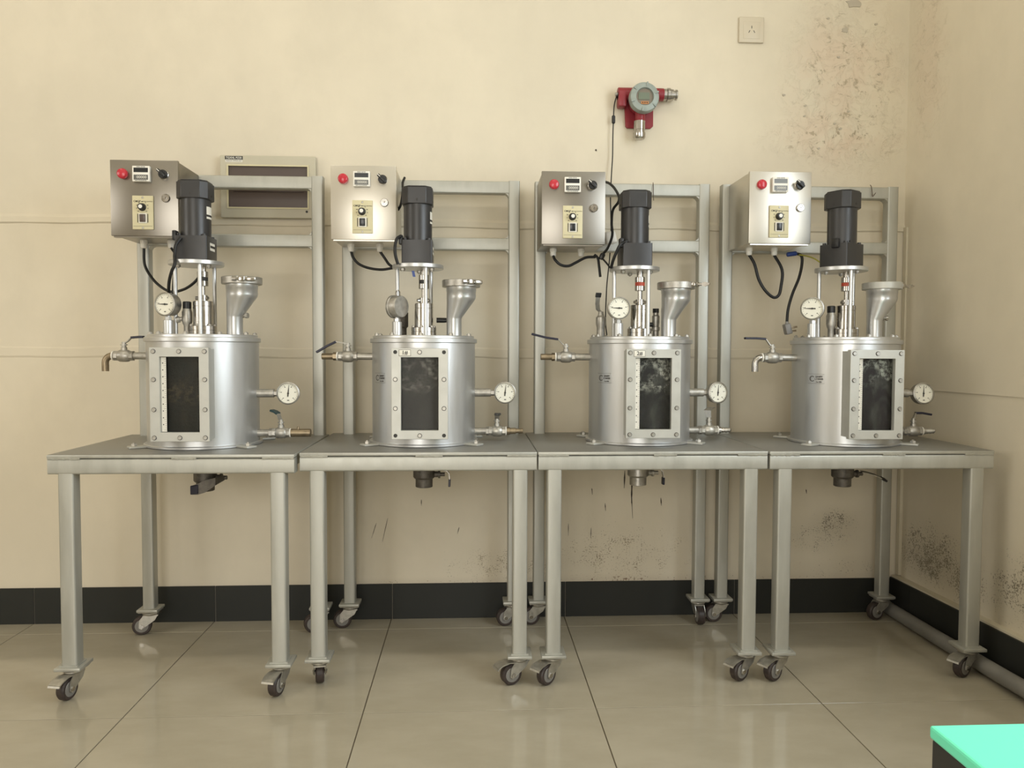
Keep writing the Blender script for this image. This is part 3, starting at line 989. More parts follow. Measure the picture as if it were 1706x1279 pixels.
    MB().lathe([(0.0125, 0), (0.0135, 0.001), (0.0135, 0.003), (0.0125, 0.004)], (0.247, 0, z), (1, 0, 0), 20).build('seal_tape', MT['white'], dvv)
    nm = MB()
    if k == 0:
        nm.cyl((0.249, 0, z), (0.309, 0, z), 0.0118, n=20, ch=0.001).cyl((0.272, 0, z + 0.010), (0.272, 0, z + 0.019), 0.005, 0.003, n=8)
        nm.build('nipple', MT['brass'], dvv)
    elif k == 1:
        nm.lathe([(0.0115, 0), (0.0115, 0.012), (0.0095, 0.013), (0.0095, 0.03), (0.0075, 0.031), (0.0075, 0.052)], (0.249, 0, z), (1, 0, 0), 18)
        nm.build('nipple', MT['brass'], dvv)
    else:
        nm.lathe([(0.0105, 0), (0.0105, 0.010), (0.007, 0.011), (0.009, 0.018), (0.007, 0.019), (0.009, 0.028), (0.0065, 0.029), (0.008, 0.038), (0.005, 0.042)], (0.249, 0, z), (1, 0, 0), 18)
        nm.build('hose_barb', MT['steel' if k == 2 else 'cast'], dvv)
    zb = z + 0.034
    hp = [[(0.222, 0, zb), (0.220, 0, zb + 0.004), (0.214, 0.003, zb + 0.022), (0.205, 0.006, zb + 0.028), (0.192, 0.010, zb + 0.032)],
          [(0.222, 0, zb), (0.222, -0.004, zb + 0.004), (0.222, -0.020, zb + 0.018), (0.222, -0.050, zb + 0.022), (0.222, -0.082, zb + 0.024)],
          [(0.222, 0, zb), (0.222, 0.003, zb + 0.006), (0.220, 0.012, zb + 0.026), (0.232, 0.020, zb + 0.034), (0.245, 0.03, zb + 0.034)],
          [(0.218, 0, zb), (0.222, 0.0, zb + 0.006), (0.228, 0.0, zb + 0.022), (0.250, 0, zb + 0.022), (0.278, 0, zb + 0.017)]][k]
    if k == 2:
        MB().ribbon(hp, [0.012, 0.016, 0.024, 0.020, 0.012], 0.0026, (0.8, -0.6, 0)).build('handle', MT['cast'], dvv)
    else:
        lever(dvv, hp, 2, ['teal_grip', 'black', 'black', 'blue_grip'][k], [(0.5, 1, 0), (1, 0, 0), (0, 1, 0), (0, 1, 0)][k], 0.014 if k < 2 else 0.010)
    # bottom outlet valve below the tabletop
    m = MB().lathe([(0.030, -0.010), (0.031, -0.060), (0.033, -0.066), (0.033, -0.108), (0.030, -0.112), (0.026, -0.114), (0.026, -0.138), (0.0235, -0.1395), (0.021, -0.138)], n=24)
    m.lathe([(0.009, 0), (0.009, 0.012), (0.012, 0.012), (0.012, 0.018), (0.006, 0.018), (0.006, 0.032)], (0.031, 0, -0.101), (1, 0, 0), 12)
    ov = m.build('outlet_valve', MT['dirty' if k != 2 else 'cast'], root)
    z = -0.101
    if k == 0:
        MB().ribbon([(0.056, -0.004, z), (0.040, -0.036, z - 0.006), (0.014, -0.045, z - 0.018), (-0.006, -0.047, z - 0.026), (-0.024, -0.046, z - 0.029)], [0.014, 0.022, 0.036, 0.032, 0.026], 0.003, (0, 0, 1)).build('handle', MT['dirty'], ov)
        MB().ribbon([(-0.004, -0.047, z - 0.026), (-0.027, -0.046, z - 0.029)], 0.026, 0.008, (0, 0, 1)).build('grip_sleeve', MT['blue_grip'], ov, bevel=0.002)
    elif k == 3:
        lever(ov, [(0.060, 0, z + 0.006), (0.075, -0.004, z + 0.004), (0.100, -0.008, z - 0.003), (0.118, -0.010, z - 0.012), (0.134, -0.010, z - 0.020)], 3, 'black', (0, 1, 0.3), 0.014)
    else:
        lever(ov, [(0.058, 0, z + 0.012), (0.068, -0.002, z + 0.012), (0.076, -0.004, z + 0.004), (0.078, -0.006, z - 0.014), (0.077, -0.008, z - 0.036)], 3, 'blue_grip', (0, 1, 0), 0.016)
    # pressure gauge on a stem
    sxx = u['stem']
    m = MB().cyl((sxx, -0.02, LIDZ), (sxx, -0.02, 0.362), 0.0145, n=22, ch=0.001)
    m.lathe([(0.010, 0), (0.010, 0.009)], (sxx, -0.02, 0.362), n=6).cyl((sxx, -0.02, 0.370), (sxx, -0.02, 0.380), 0.006)
    m.build('gauge_stem', MT['tank'], root)
    gf = Vector(u['gface']).normalized()
    gc = Vector((sxx, -0.02, 0.407)) + gf * 0.015
    gg = gauge(root, 'pressure_gauge', gc, gf, 0.0345, 178, 'cast', 0.034)
    if k == 1:
        MB().tube([gc + Vector((0.01, 0, 0.03)), gc + Vector((0.008, -0.002, 0.042)), gc + Vector((0.014, -0.004, 0.049)), gc + Vector((0.020, -0.002, 0.044)), gc + Vector((0.020, 0, 0.034))], 0.0016, 6).build('lifting_ring', MT['steel'], gg)
    # relief valve or small cocks
    if k in (0, 3):
        m = MB().lathe([(0.0095, 0), (0.0095, 0.026), (0.0125, 0.032), (0.0145, 0.040), (0.0145, 0.066), (0.0125, 0.072), (0.0115, 0.076)], (-0.046, 0.0, LIDZ), n=20)
        if k == 0:
            m.lathe([(0.006, 0), (0.006, 0.012), (0.009, 0.012), (0.009, 0.022)], (-0.055, 0, LIDZ + 0.048), (-1, -0.2, -0.25), 8)
        rv = m.build('relief_valve', MT['cast'], root)
        MB().lathe([(0.0105, 0.0), (0.012, 0.002), (0.012, 0.020), (0.010, 0.022)], (-0.046, 0.0, LIDZ + 0.075), n=14).build('valve_cap', MT['black'], rv)
    elif k == 2:
        m = MB().lathe([(0.010, 0), (0.010, 0.020), (0.013, 0.022), (0.013, 0.032), (0.010, 0.034), (0.012, 0.045), (0.012, 0.066), (0.009, 0.070), (0.009, 0.078)], (0.060, 0.04, LIDZ), n=14)
        rv = m.build('needle_valve', MT['cast'], root)
        MB().lathe([(0.010, 0), (0.010, 0.013)], (0.060, 0.04, LIDZ + 0.077), n=10).cyl((0.032, 0.04, LIDZ + 0.040), (0.050, 0.04, LIDZ + 0.040), 0.007).build('valve_cap', MT['black'], rv)
        m = MB().lathe([(0.013, 0), (0.013, 0.03), (0.016, 0.04), (0.016, 0.062), (0.010, 0.068), (0.008, 0.08)], (-0.112, 0.05, LIDZ), n=16)
        rv = m.build('vent_valve', MT['cast'], root)
        lever(rv, [(-0.112, 0.05, LIDZ + 0.078), (-0.122, 0.046, LIDZ + 0.086), (-0.125, 0.040, LIDZ + 0.105), (-0.124, 0.036, LIDZ + 0.124), (-0.122, 0.033, LIDZ + 0.138)], 3, 'black', (1, 0.3, 0), 0.014)
    else:
        m = MB().lathe([(0.010, 0), (0.010, 0.025), (0.015, 0.03), (0.015, 0.072), (0.008, 0.08)], (-0.066, 0.05, LIDZ), n=16)
        m.build('vent_valve', MT['dirty'], root)
        m = MB().tube([(0.036, 0.05, LIDZ + 0.050), (0.060, 0.05, LIDZ + 0.050), (0.090, 0.045, LIDZ + 0.050), (0.090, 0.045, LIDZ)], 0.008, 12, smooth=0)
        m.build('black_hose_stub', MT['black'], root)
    # shaft seal
    m = MB().lathe([(0.0365, LIDZ), (0.0375, LIDZ + 0.001), (0.0375, LIDZ + 0.012), (0.036, LIDZ + 0.0125), (0.036, LIDZ + 0.0135), (0.0375, LIDZ + 0.014), (0.0375, LIDZ + 0.025), (0.0365, LIDZ + 0.026), (0.0275, LIDZ + 0.026),
                    (0.0275, LIDZ + 0.082), (0.0265, LIDZ + 0.0825), (0.0265, LIDZ + 0.0840), (0.0275, LIDZ + 0.0845), (0.0275, LIDZ + 0.097), (0.0265, LIDZ + 0.098), (0.012, LIDZ + 0.098)], n=40)
    ss = m.build('shaft_seal', MT['steel'], root)
    for i in range(6):
        a = math.radians(20 + 60 * i)
        link('seal_bolt', hex_me, ss, (0.0325 * math.cos(a), 0.0325 * math.sin(a), LIDZ + 0.026)).scale = (0.75, 0.75, 0.75)
    MB().lathe([(0.0135, LIDZ + 0.098), (0.0135, LIDZ + 0.115), (0.0125, LIDZ + 0.1155)], n=18).lathe([(0.005, 0), (0.005, 0.006)], (0.012, -0.006, LIDZ + 0.107), (1, -0.5, 0), 8).lathe([(0.005, 0), (0.005, 0.008)], (-0.012, -0.006, LIDZ + 0.107), (-1, -0.5, 0), 8).build('shaft_collar', MT['steel'], root)
    MB().cyl((0, 0, LIDZ + 0.11), (0, 0, 0.495), 0.0062, n=16).build('drive_shaft', MT['steel'], root)
    m = MB().lathe([(0.0145, 0.462), (0.0155, 0.463), (0.0155, 0.4765), (0.0145, 0.4775)], n=24).lathe([(0.0145, 0.4875), (0.0155, 0.4885), (0.0155, 0.503), (0.0145, 0.504)], n=24).cyl((0, 0, 0.50), (0, 0, 0.522), 0.010)
    cp = m.build('coupling', MT['steel'], root)
    MB().lathe([(0.0148, 0.4770), (0.0148, 0.488)], n=24).build('coupling_insert', MT['redink' if k > 1 else 'ink'], cp)
    # motor plate on three rods
    mx = -0.0175
    MB().lathe([(0.0745, 0.5205), (0.0765, 0.522), (0.0765, 0.5315), (0.0745, 0.533)], (mx, 0, 0), n=56).build('motor_plate', MT['tank'], root)
    for i in range(3):
        a = math.radians(-90 + u['rods'] + 120 * i)
        px_, py_ = mx + 0.0625 * math.cos(a), 0.0625 * math.sin(a)
        MB().cyl((px_, py_, LIDZ), (px_, py_, 0.521), 0.0058, n=16).build('support_rod', MT['tank'], root)
        link('rod_nut', hex_me, root, (mx + 0.05 * math.cos(a + 0.6), 0.05 * math.sin(a + 0.6), 0.5205), (PI, 0, 0)).scale = (1.1, 1.1, 1.1)
    # gear motor: gearbox, round stator, end cap
    mr = math.radians(u['motor_rot'])
    mo = MB().tube_box((0, 0, 0.578), (0.091, 0.091, 0.090), 2, 0.004)
    mo = mo.build('gearbox', MT['motor'], root, loc=(mx, 0, -0.0)) if False else MB().tube_box((0, 0, 0.568), (0.091, 0.091, 0.070), 2, 0.004).build('gear_motor', MT['motor'], root, loc=(mx, 0, 0), rot=(0, 0, mr))
    st = MB()
    n = 64
    for (zz0, zz1, rr, fl_) in ((0.603, 0.7125, 0.0425, 0.0425),):
        st.lathe([(rr, zz0), (rr, zz1)], n=n)
    for sgx in (-1, 1):
        for sgy in (-1, 1):
            st.cyl((sgx * 0.0355, sgy * 0.0355, 0.603), (sgx * 0.0355, sgy * 0.0355, 0.609), 0.0055, n=12)
    st.build('stator', MT['motor'], mo)
    cp_ = MB()
    ch = 0.019
    hw = 0.0455
    oct_ = [(hw, -hw + ch), (hw, hw - ch), (hw - ch, hw), (-hw + ch, hw), (-hw, hw - ch), (-hw, -hw + ch), (-hw + ch, -hw), (hw - ch, -hw)]
    cp_.prism(oct_, (0, 0, 0.710), (1, 0, 0), (0, 1, 0), (0, 0, 1), 0.049)
    cp_.prism([(p[0] * 0.93, p[1] * 0.93) for p in oct_], (0, 0, 0.759), (1, 0, 0), (0, 1, 0), (0, 0, 1), 0.004)
    cp_.build('motor_end_cap', MT['motor'], mo, bevel=0.002)
    for (a_, b_) in ((0, -hw), (hw, 0), (-hw, 0), (0, hw)):
        d_ = Vector((a_, b_, 0)).normalized()
        MB().lathe([(0.0035, -0.001), (0.0035, 0.0006)], Vector((a_, b_, 0.722)), d_, 12).build('cap_screw', MT['ink'], mo)
    # rating labels on the +X side
    lb = MB().lathe([(0.0428, 0.655), (0.0428, 0.690)], n=64, cap=False)
    bm = lb.bm
    bmesh.ops.delete(bm, geom=[f for f in bm.faces if not (f.calc_center_median().x > 0.037 and f.calc_center_median().y < 0.019)], context='FACES')
    lb = lb.build('rating_label', MT['paper'], mo)
    t_ = MB().lathe([(0.0430, 0.661), (0.0430, 0.667)], n=64, cap=False)
    bmesh.ops.delete(t_.bm, geom=[f for f in t_.bm.faces if not (f.calc_center_median().x > 0.038 and f.calc_center_median().y < 0.017)], context='FACES')
    t_.build('label_band', MT['redink' if k == 3 else 'ink'], lb)
    l2 = MB().box((0.0458, 0.002, 0.575), (0.0006, 0.040, 0.022)).build('gearbox_label', MT['paper'], mo)
    MB().box((0.0462, 0.002, 0.575), (0.0004, 0.038, 0.007)).build('label_band', MT['redink' if k == 3 else 'ink'], l2)
    tb = MB().box((-0.048, -0.030 if k != 3 else -0.01, 0.604), (0.012, 0.024, 0.028), bev=0.003)
    tb.lathe([(0.003, 0), (0.003, 0.003)], (-0.034, -0.0462, 0.607), (0, -1, 0), 8)
    tb.build('terminal_block', MT['black'], mo)
    # lead at the motor terminal
    lead = {0: [(301, 396, -.395), (293, 408, -.405), (291, 425, -.41), (291, 440, -.425), (286, 452, -.42), (282, 468, -.40), (281, 484, -.36), (282, 500, -.34)],
            1: [(668, 393, -.345), (661, 398, -.36), (658, 412, -.37), (659, 426, -.37), (663, 440, -.365)],
            2: [(1040, 403, -.335), (1033, 408, -.345), (1027, 420, -.34), (1022, 432, -.33), (1018, 446, -.31)]}.get(k)
    if lead:
        MB().tube([at(*p) - Vector(root.location) for p in lead], 0.0046, 10, smooth=7).build('motor_lead', MT['rubber'], root)
    # feed hopper: eccentric reducer, clamp ring
    hx, hx2, r1, r2 = 0.091, 0.1125, 0.0228, 0.0442
    prf = [(hx, r1, LIDZ), (hx, r1, 0.372), (hx + 0.0008, r1 + 0.001, 0.377), (hx + 0.019, r2 - 0.003, 0.426), (hx2 - 0.0005, r2 - 0.0008, 0.432), (hx2, r2, 0.438), (hx2, r2, 0.455), (hx2, r2 + 0.001, 0.456), (hx2, r2 + 0.001, 0.470)]
    vs, fs = [], []
    n = 44
    for (c_, r_, z_) in prf:
        for i in range(n):
            th = 2 * PI * i / n
            vs.append((c_ + r_ * math.cos(th), r_ * math.sin(th), z_))
    for j in range(len(prf) - 1):
        for i in range(n):
            a, b = j * n + i, j * n + (i + 1) % n
            fs.append([a, b, b + n, a + n])
    hm = MB()
    hm._add(vs, fs)
    hm.lathe([(0.012, 0), (0.012, 0.010)], (hx2, 0, 0.47), n=8) if False else None
    ho = hm.build('feed_hopper', MT['tank'], root, smooth=50)
    MB().lathe([(0.020, 0.486), (0.052, 0.4875), (0.0545, 0.486)], (hx2, 0, 0), n=44).build('blind_cap', MT['cast'], ho)
    MB().lathe([(0.046, 0.4675), (0.056, 0.4675), (0.0575, 0.469), (0.0575, 0.487), (0.056, 0.4885), (0.050, 0.4885)], (hx2, 0, 0), n=48).build('clamp_ring', MT['cast' if k < 3 else 'frame_w'], ho)
    wa = [-75, -62, -35, 5][k]
    a = math.radians(wa)
    d = Vector((math.cos(a), math.sin(a), 0))
    s = Vector((-d.y, d.x, 0))
    b0 = Vector((hx2, 0, 0.480)) + d * 0.060
    w = MB()
    if k < 2:
        w.box(b0, (0.014, 0.018, 0.016), rot=ROT('Z', wa), bev=0.003).cyl(b0 - s * 0.022, b0 + s * 0.03, 0.0045, n=10)
        w.box(b0 + s * 0.026, (0.012, 0.026, 0.013), rot=ROT('Z', wa), bev=0.004).lathe([(0.007, 0), (0.007, 0.010)], b0 - s * 0.026, s, 8)
    else:
        w.cyl(b0 - d * 0.006, b0 + d * 0.022, 0.0045, n=10).lathe([(0.008, 0), (0.008, 0.008)], b0 + d * 0.004, d, 8)
        w.ribbon([b0 + d * 0.020, b0 + d * 0.032, b0 + d * 0.046], [0.006, 0.014, 0.004], 0.006, (0, 0, 1))
        w.box(b0 - s * 0.012, (0.014, 0.014, 0.014), rot=ROT('Z', wa), bev=0.003)
    w.build('wing_nut', MT['steel'], ho)
    if k in (0, 3):
        MB().lathe([(0.007, 0), (0.007, 0.006), (0.0045, 0.006), (0.0045, 0.012), (0.008, 0.012), (0.008, 0.019)], (hx + r1 - 0.002, 0.0, 0.377 if k == 0 else 0.380), (1, -0.25, 0), 10).build('hopper_stub', MT['steel' if k else 'cast'], ho)

# ------------------------------------------------------------------ control boxes
BOX = [(-0.184, -0.310, 1.261), (0.453, -0.290, 1.260), (1.089, -0.290, 1.252), (1.733, -0.290, 1.261)]
BOX_LABEL = ['dull stainless control box mounted beside the wall cabinet with the dark window',
             'pale stainless control box above the vessel with the 1# sticker',
             'grey stainless control box above the vessel with the 2# sticker',
             'bright gleaming stainless control box nearest the right wall']
BW, BHt = 0.1955, 0.2215
for k, (bx, by, bz) in enumerate(BOX):
    yb = STANDS[k][3] - 0.006 - PST - 0.0008
    dep = yb - by
    root = tag(empty('control_box', (bx + BW / 2, yb, bz)), BOX_LABEL[k], 'control box', 'four control boxes on the trolley frames')
    y0 = -dep
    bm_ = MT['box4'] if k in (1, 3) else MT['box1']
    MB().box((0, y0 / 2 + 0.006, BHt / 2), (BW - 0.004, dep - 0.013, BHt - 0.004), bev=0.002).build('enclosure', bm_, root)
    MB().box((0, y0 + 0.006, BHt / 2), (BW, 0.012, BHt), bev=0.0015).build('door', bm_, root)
    MB().box((0, y0 + 0.012, -0.002), (BW - 0.012, 0.016, 0.004)).build('drip_lip', bm_, root)
    # positions measured on the door, from its lower left corner
    px = lambda fx: -BW / 2 + fx * BW
    pz = lambda fz: BHt * (1 - fz)
    X, Z = px(0.19), pz(0.185)
    il = MB().lathe([(0.0150, 0), (0.0150, 0.006), (0.0142, 0.007), (0.0135, 0.007)], (X, y0, Z), (0, -1, 0), 28).build('indicator_bezel', MT['red_lamp'], root)
    MB().lathe([(0.0135, 0.006), (0.0132, 0.011), (0.011, 0.0125), (0.0, 0.013)], (X, y0, Z), (0, -1, 0), 28).build('indicator_lens', MT['red_lamp'], il)
    X, Z = px(0.478), pz(0.19)
    dp = MB().box((X, y0 - 0.006, Z), (0.050, 0.012, 0.0455), bev=0.0015).build('digital_tachometer', MT['white'], root)
    MB().box((X, y0 - 0.0122, Z + 0.0105), (0.041, 0.0008, 0.0130)).build('display_window', MT['lcd_dark' if k < 3 else 'lcd_grey'], dp)
    MB().box((X, y0 - 0.0122, Z - 0.0105), (0.041, 0.0008, 0.0145)).build('display_window', MT['lcd_grey'], dp)
    text('display_digits', '00000', 0.0105, MT['paper'], dp, (X + 0.002, y0 - 0.0128, Z - 0.0105), sx=1.1)
    text('display_text', 'SPEED METER', 0.0042, MT['ink'], dp, (X, y0 - 0.0122, Z + 0.0195))
    text('display_text', 'RPM TACHOMETER', 0.0038, MT['ink'], dp, (X, y0 - 0.0122, Z - 0.0202))
    X, Z = px(0.795), pz(0.19)
    kb = MB().lathe([(0.0145, 0), (0.0145, 0.004), (0.013, 0.005), (0.0125, 0.006)], (X, y0, Z), (0, -1, 0), 26).build('selector_bezel', MT['steel'], root)
    MB().lathe([(0.0125, 0.005), (0.0125, 0.013), (0.0115, 0.014)], (X, y0, Z), (0, -1, 0), 26).box((X - 0.002, y0 - 0.017, Z + 0.002), (0.030, 0.010, 0.0085), rot=ROT('Y', 42), bev=0.002).build('selector_knob', MT['black'], kb)
    MB().box((X - 0.0095, y0 - 0.0222, Z + 0.009), (0.010, 0.0006, 0.002), rot=ROT('Y', 42)).build('knob_mark', MT['white'], kb)
    X, Z = px(0.82), pz(0.5)
    lk = MB().lathe([(0.0118, 0), (0.0122, 0.001), (0.0122, 0.005), (0.0108, 0.0065), (0.0082, 0.0065), (0.008, 0.0045), (0.006, 0.0045), (0.006, 0.0058), (0.0, 0.006)], (X, y0, Z), (0, -1, 0), 26).build('door_lock', MT['steel'], root)
    MB().box((X, y0 - 0.0060, Z), (0.0014, 0.0012, 0.006), rot=ROT('Y', 20)).build('keyhole', MT['ink'], lk)
    X, Z = px(0.485 if k < 3 else 0.475), pz(0.695)
    cw, chh = 0.0605, 0.0985
    sc = MB().box((X, y0 - 0.003, Z), (cw, 0.006, chh), bev=0.0012).build('speed_controller', MT['cream'], root)
    text('controller_text', 'CMGP', 0.0075, MT['ink'], sc, (X - 0.016, y0 - 0.0062, Z + 0.0325), bold=0.00012)
    text('controller_text', 'MOTOR CONTROL', 0.0038, MT['ink'], sc, (X + 0.0125, y0 - 0.0062, Z + 0.0322))
    kn = MB().lathe([(0.0112, 0), (0.0112, 0.003), (0.0098, 0.004), (0.0092, 0.014), (0.0085, 0.015)], (X - 0.001, y0 - 0.006, Z + 0.0155), (0, -1, 0), 24).build('speed_knob', MT['black'], sc)
    MB().lathe([(0.0056, 0.0148), (0.0056, 0.0156)], (X - 0.001, y0 - 0.006, Z + 0.0155), (0, -1, 0), 20).build('knob_cap', MT['white'], sc)
    tk = MB()
    for i in range(9):
        th = math.radians(225 - 270 * i / 8)
        tk.box((X - 0.001 + 0.0165 * math.cos(th), y0 - 0.0062, Z + 0.0155 + 0.0165 * math.sin(th)), (0.0042 if i % 2 == 0 else 0.0025, 0.0005, 0.0016))
    tk.build('dial_marks', MT['ink'], sc, smooth=0)
    MB().box((X, y0 - 0.0068, Z - 0.0165), (0.0245, 0.0018, 0.029), bev=0.0006).build('switch_surround', MT['paper'], sc)
    MB().box((X, y0 - 0.0085, Z - 0.0165), (0.0165, 0.005, 0.0225), rot=ROT('X', 7), bev=0.001).build('rocker_switch', MT['panelin' if k == 0 else 'lcd_dark'], sc)
    tk = MB()
    for s in (-1, 1):
        tk.box((X + s * 0.0145, y0 - 0.0064, Z - 0.0165), (0.0018, 0.001, 0.025))
    tk.box((X, y0 - 0.0062, Z - 0.0395), (cw - 0.006, 0.0004, 0.0006))
    tk.build('panel_lines', MT['ink'], sc, smooth=0)
    for dz in (0.0435, -0.0445):
        MB().lathe([(0.0032, 0), (0.003, 0.0012), (0.0, 0.0016)], (X, y0 - 0.006, Z + dz), (0, -1, 0), 12).build('panel_screw', MT['cast'], sc)
    for gx in ((-0.047, 0.035), (-0.055, 0.035), (-0.050, 0.040), (-0.055, 0.028))[k]:
        MB().lathe([(0.011, 0.002), (0.011, -0.008), (0.0095, -0.009), (0.0095, -0.018), (0.0075, -0.022), (0.005, -0.023)], (gx, y0 * 0.42, 0), n=10).build('cable_gland', MT['white'], root)


# ------------------------------------------------------------------ cables and loose things
def cable(name, pts, r, mtl, label, group=None, cat='cable'):
    P_ = [at(x, y, Y) for (x, y, Y) in pts]
    o = MB().tube(P_, r, 10, smooth=7).build(name, MT[mtl])
    return tag(o, label, cat, group)


GY = [STANDS[k][3] - 0.0438 + (BOX[k][1] - STANDS[k][3] + 0.0438) * 0.42 for k in range(4)]


def gl(k, i, dz=-0.02):
    bx, by, bz = BOX[k]
    gx = ((-0.047, 0.035), (-0.055, 0.035), (-0.050, 0.040), (-0.055, 0.028))[k][i]
    return Vector((bx + BW / 2 + gx, GY[k], bz + dz))


def cable3(name, pts, r, mtl, label, group=None, cat='cable'):
    P_ = [p if isinstance(p, Vector) else at(*p) for p in pts]
    return tag(MB().tube(P_, r, 10, smooth=7).build(name, MT[mtl]), label, cat, group)


CG = 'black cables of the control boxes'
cable3('power_cable', [gl(0, 0), (241, 440, -.20), (251, 460, -.21), (266, 476, -.23), (285, 486, -.25), (306, 482, -.27), (322, 472, -.29), (333, 460, -.30)], 0.0042, 'rubber',
       'black cable looping from the dull control box behind the left pressure gauge', CG)
cable3('motor_cable', [gl(0, 1), (292, 425, -.26), (291, 445, -.28), (289, 470, -.30), (288, 495, -.32)], 0.0038, 'rubber', 'thin black cable below the dull control box, nearest the motor', CG)
cable3('power_cable', [gl(1, 0), (588, 428, -.175), (597, 439, -.175), (613, 446, -.175), (635, 449, -.175), (657, 446, -.175)], 0.0042, 'rubber',
       'black cable sagging from the pale control box to its motor plate', CG)
cable3('power_cable', [gl(1, 1), (641, 430, -.175), (648, 440, -.18), (658, 447, -.185)], 0.0042, 'rubber', 'short black cable under the pale control box', CG)
cable3('motor_cable', [(674, 296, -.14), (671, 305, -.16), (671, 320, -.20), (668, 340, -.21), (663, 350, -.20)], 0.004, 'rubber', 'black cable behind the motor beside the pale control box', CG)
cable3('power_cable', [gl(2, 0), (925, 433, -.20), (934, 441, -.20), (947, 443, -.20), (960, 437, -.20), (976, 429, -.20), (992, 428, -.20)], 0.0045, 'rubber',
       'black cable sagging under the grey control box to its cable tie', CG)
cable3('power_cable', [(990, 424, -.20), (996, 430, -.20), (998, 443, -.205), (1000, 461, -.21)], 0.0042, 'rubber', 'cut black cable end hanging under the grey control box', CG)
cable3('motor_cable', [(1009, 303, -.10), (1016, 306, -.13), (1024, 314, -.16), (1031, 327, -.2), (1030, 337, -.21), (1021, 350, -.19), (1019, 372, -.18), (1020, 392, -.18), (1013, 412, -.19), (1004, 424, -.20)], 0.0042, 'rubber',
       'black cable curving behind the motor beside the grey control box', CG)
tag(MB().box(at(1003, 427, -.20), (0.016, 0.016, 0.022), rot=ROT('Y', 25), bev=0.005).tube([at(1005, 432, -.2), at(1012, 440, -.21), at(1018, 448, -.23)], 0.003, 8).build('cable_joint', MT['black']),
    'black taped cable joint beside the grey control box', 'connector')
pa = at(1017, 396, -.13)
tag(MB().box(pa, (0.038, 0.028, 0.042), rot=ROT('Y', -12), bev=0.009, seg=3).build('power_adapter', MT['white']), 'white power adapter tucked behind the grey control box', 'adapter')
cable3('power_cable', [gl(3, 0), (1257, 440, -.19), (1264, 465, -.195), (1275, 484, -.20), (1288, 495, -.20), (1297, 492, -.20), (1301, 478, -.20), (1303, 450, -.20), gl(3, 1)], 0.0048, 'rubber',
       'black cable hanging in a deep loop under the gleaming control box', CG)
cable3('plug_cable', [(1326, 422, -.19), (1335, 426, -.19), (1336, 440, -.19), (1331, 463, -.195), (1320, 490, -.20), (1313, 515, -.20), (1311, 536, -.20)], 0.0045, 'rubber',
       'black cable hanging with a grey plug at its end', CG)
cable3('earth_wire', [(1330, 424, -.19), (1342, 426, -.21), (1355, 430, -.25), (1368, 438, -.29)], 0.0022, 'earth', 'yellow green earth wire running to the motor in the corner', None, 'wire')
tag(MB().cyl(at(1311, 424, -.19), at(1327, 422, -.19), 0.0075, n=12, ch=0.002).build('wire_sleeve', MT['blue']), 'dark blue sleeve below the gleaming control box', 'sleeve')
pe = empty('mains_plug', at(1314, 548, -.20), 0)
tag(pe, 'grey mains plug with brass pins hanging above the inlet valve', 'plug')
MB().box((-0.004, 0, 0), (0.020, 0.026, 0.034), rot=ROT('Y', -14), bev=0.003).cyl((-0.007, 0, 0.012), (-0.006, 0, 0.024), 0.006, 0.005, n=10).build('plug_body', MT['hub'], pe)
for dz, dy in ((0.006, -0.007), (0.005, 0.007), (-0.006, 0)):
    MB().box((0.014, dy, dz), (0.022, 0.0016, 0.006), rot=ROT('Y', -6)).build('pin', MT['brass'], pe)
# blue tag under the motor plate beside the pale box
b = UNITS[1]['c']
tag(MB().ribbon([at(688, 451, -.36), at(690, 461, -.36)], 0.008, 0.0008, (1, 0, 0)).build('blue_tag', MT['blue']), 'small blue tape tag hanging under the motor plate', 'tag')
# tie wires on the frames
for pts, lab in (([(1088, 304, -.093), (1088.5, 313, -.0975), (1088.5, 326, -.0975), (1089, 334, -.098)], 'thin tie wire over the top rail near the red gas detector'),
                 ([(1450, 308, -.094), (1452, 312, -.0975), (1453, 320, -.0975), (1454, 327, -.0985), (1459, 321, -.102)], 'thin twisted tie wire on the corner trolley top rail'),):
    cable3('tie_wire', pts, 0.0012, 'rope', lab, None, 'wire')

# ------------------------------------------------------------------ distribution box on the wall
x0, x1, z0, z1 = 0.043, 0.356, 1.366, 1.571
e = tag(empty('distribution_box', ((x0 + x1) / 2, -0.010, z0)), 'grey beige wall distribution box with a long dark window and PZ30 label', 'electrical box')
w, h = x1 - x0, z1 - z0
wx0, wx1, wz0, wz1 = -w / 2 + 0.026, w / 2 - 0.026, 0.034, h - 0.034
MB().frame(-w / 2, w / 2, 0, h, wx0, wx1, wz0, wz1, -0.014, -0.002).build('cover', MT['panelbox'], e, smooth=0, bevel=0.0025)
MB().frame(wx0 - 0.004, wx1 + 0.004, wz0 - 0.004, wz1 + 0.004, wx0 + 0.001, wx1 - 0.001, wz0 + 0.001, wz1 - 0.001, -0.0165, -0.012).build('window_rim', MT['cream'], e, smooth=0)
MB().box((0, -0.006, h / 2), (wx1 - wx0, 0.004, wz1 - wz0)).build('dark_window', MT['panelin'], e, smooth=0)
MB().box((0, -0.0095, h / 2 - 0.012), (wx1 - wx0 - 0.03, 0.003, 0.006), bev=0.001).build('window_rib', MT['panelin'], e)
lb = MB().box((-w / 2 + 0.0455, -0.0144, h - 0.0085), (0.058, 0.0008, 0.0115)).build('brand_label', MT['ink'], e, smooth=0)
text('brand_text', 'TGXHL PZ30', 0.0098, MT['paper'], lb, (-w / 2 + 0.0455, -0.0151, h - 0.0088), bold=0.0001, sx=0.92)
lb = MB().box((-w / 2 + 0.0455, -0.0143, h - 0.0185), (0.056, 0.0006, 0.008)).build('paper_strip', MT['paper'], e, smooth=0)
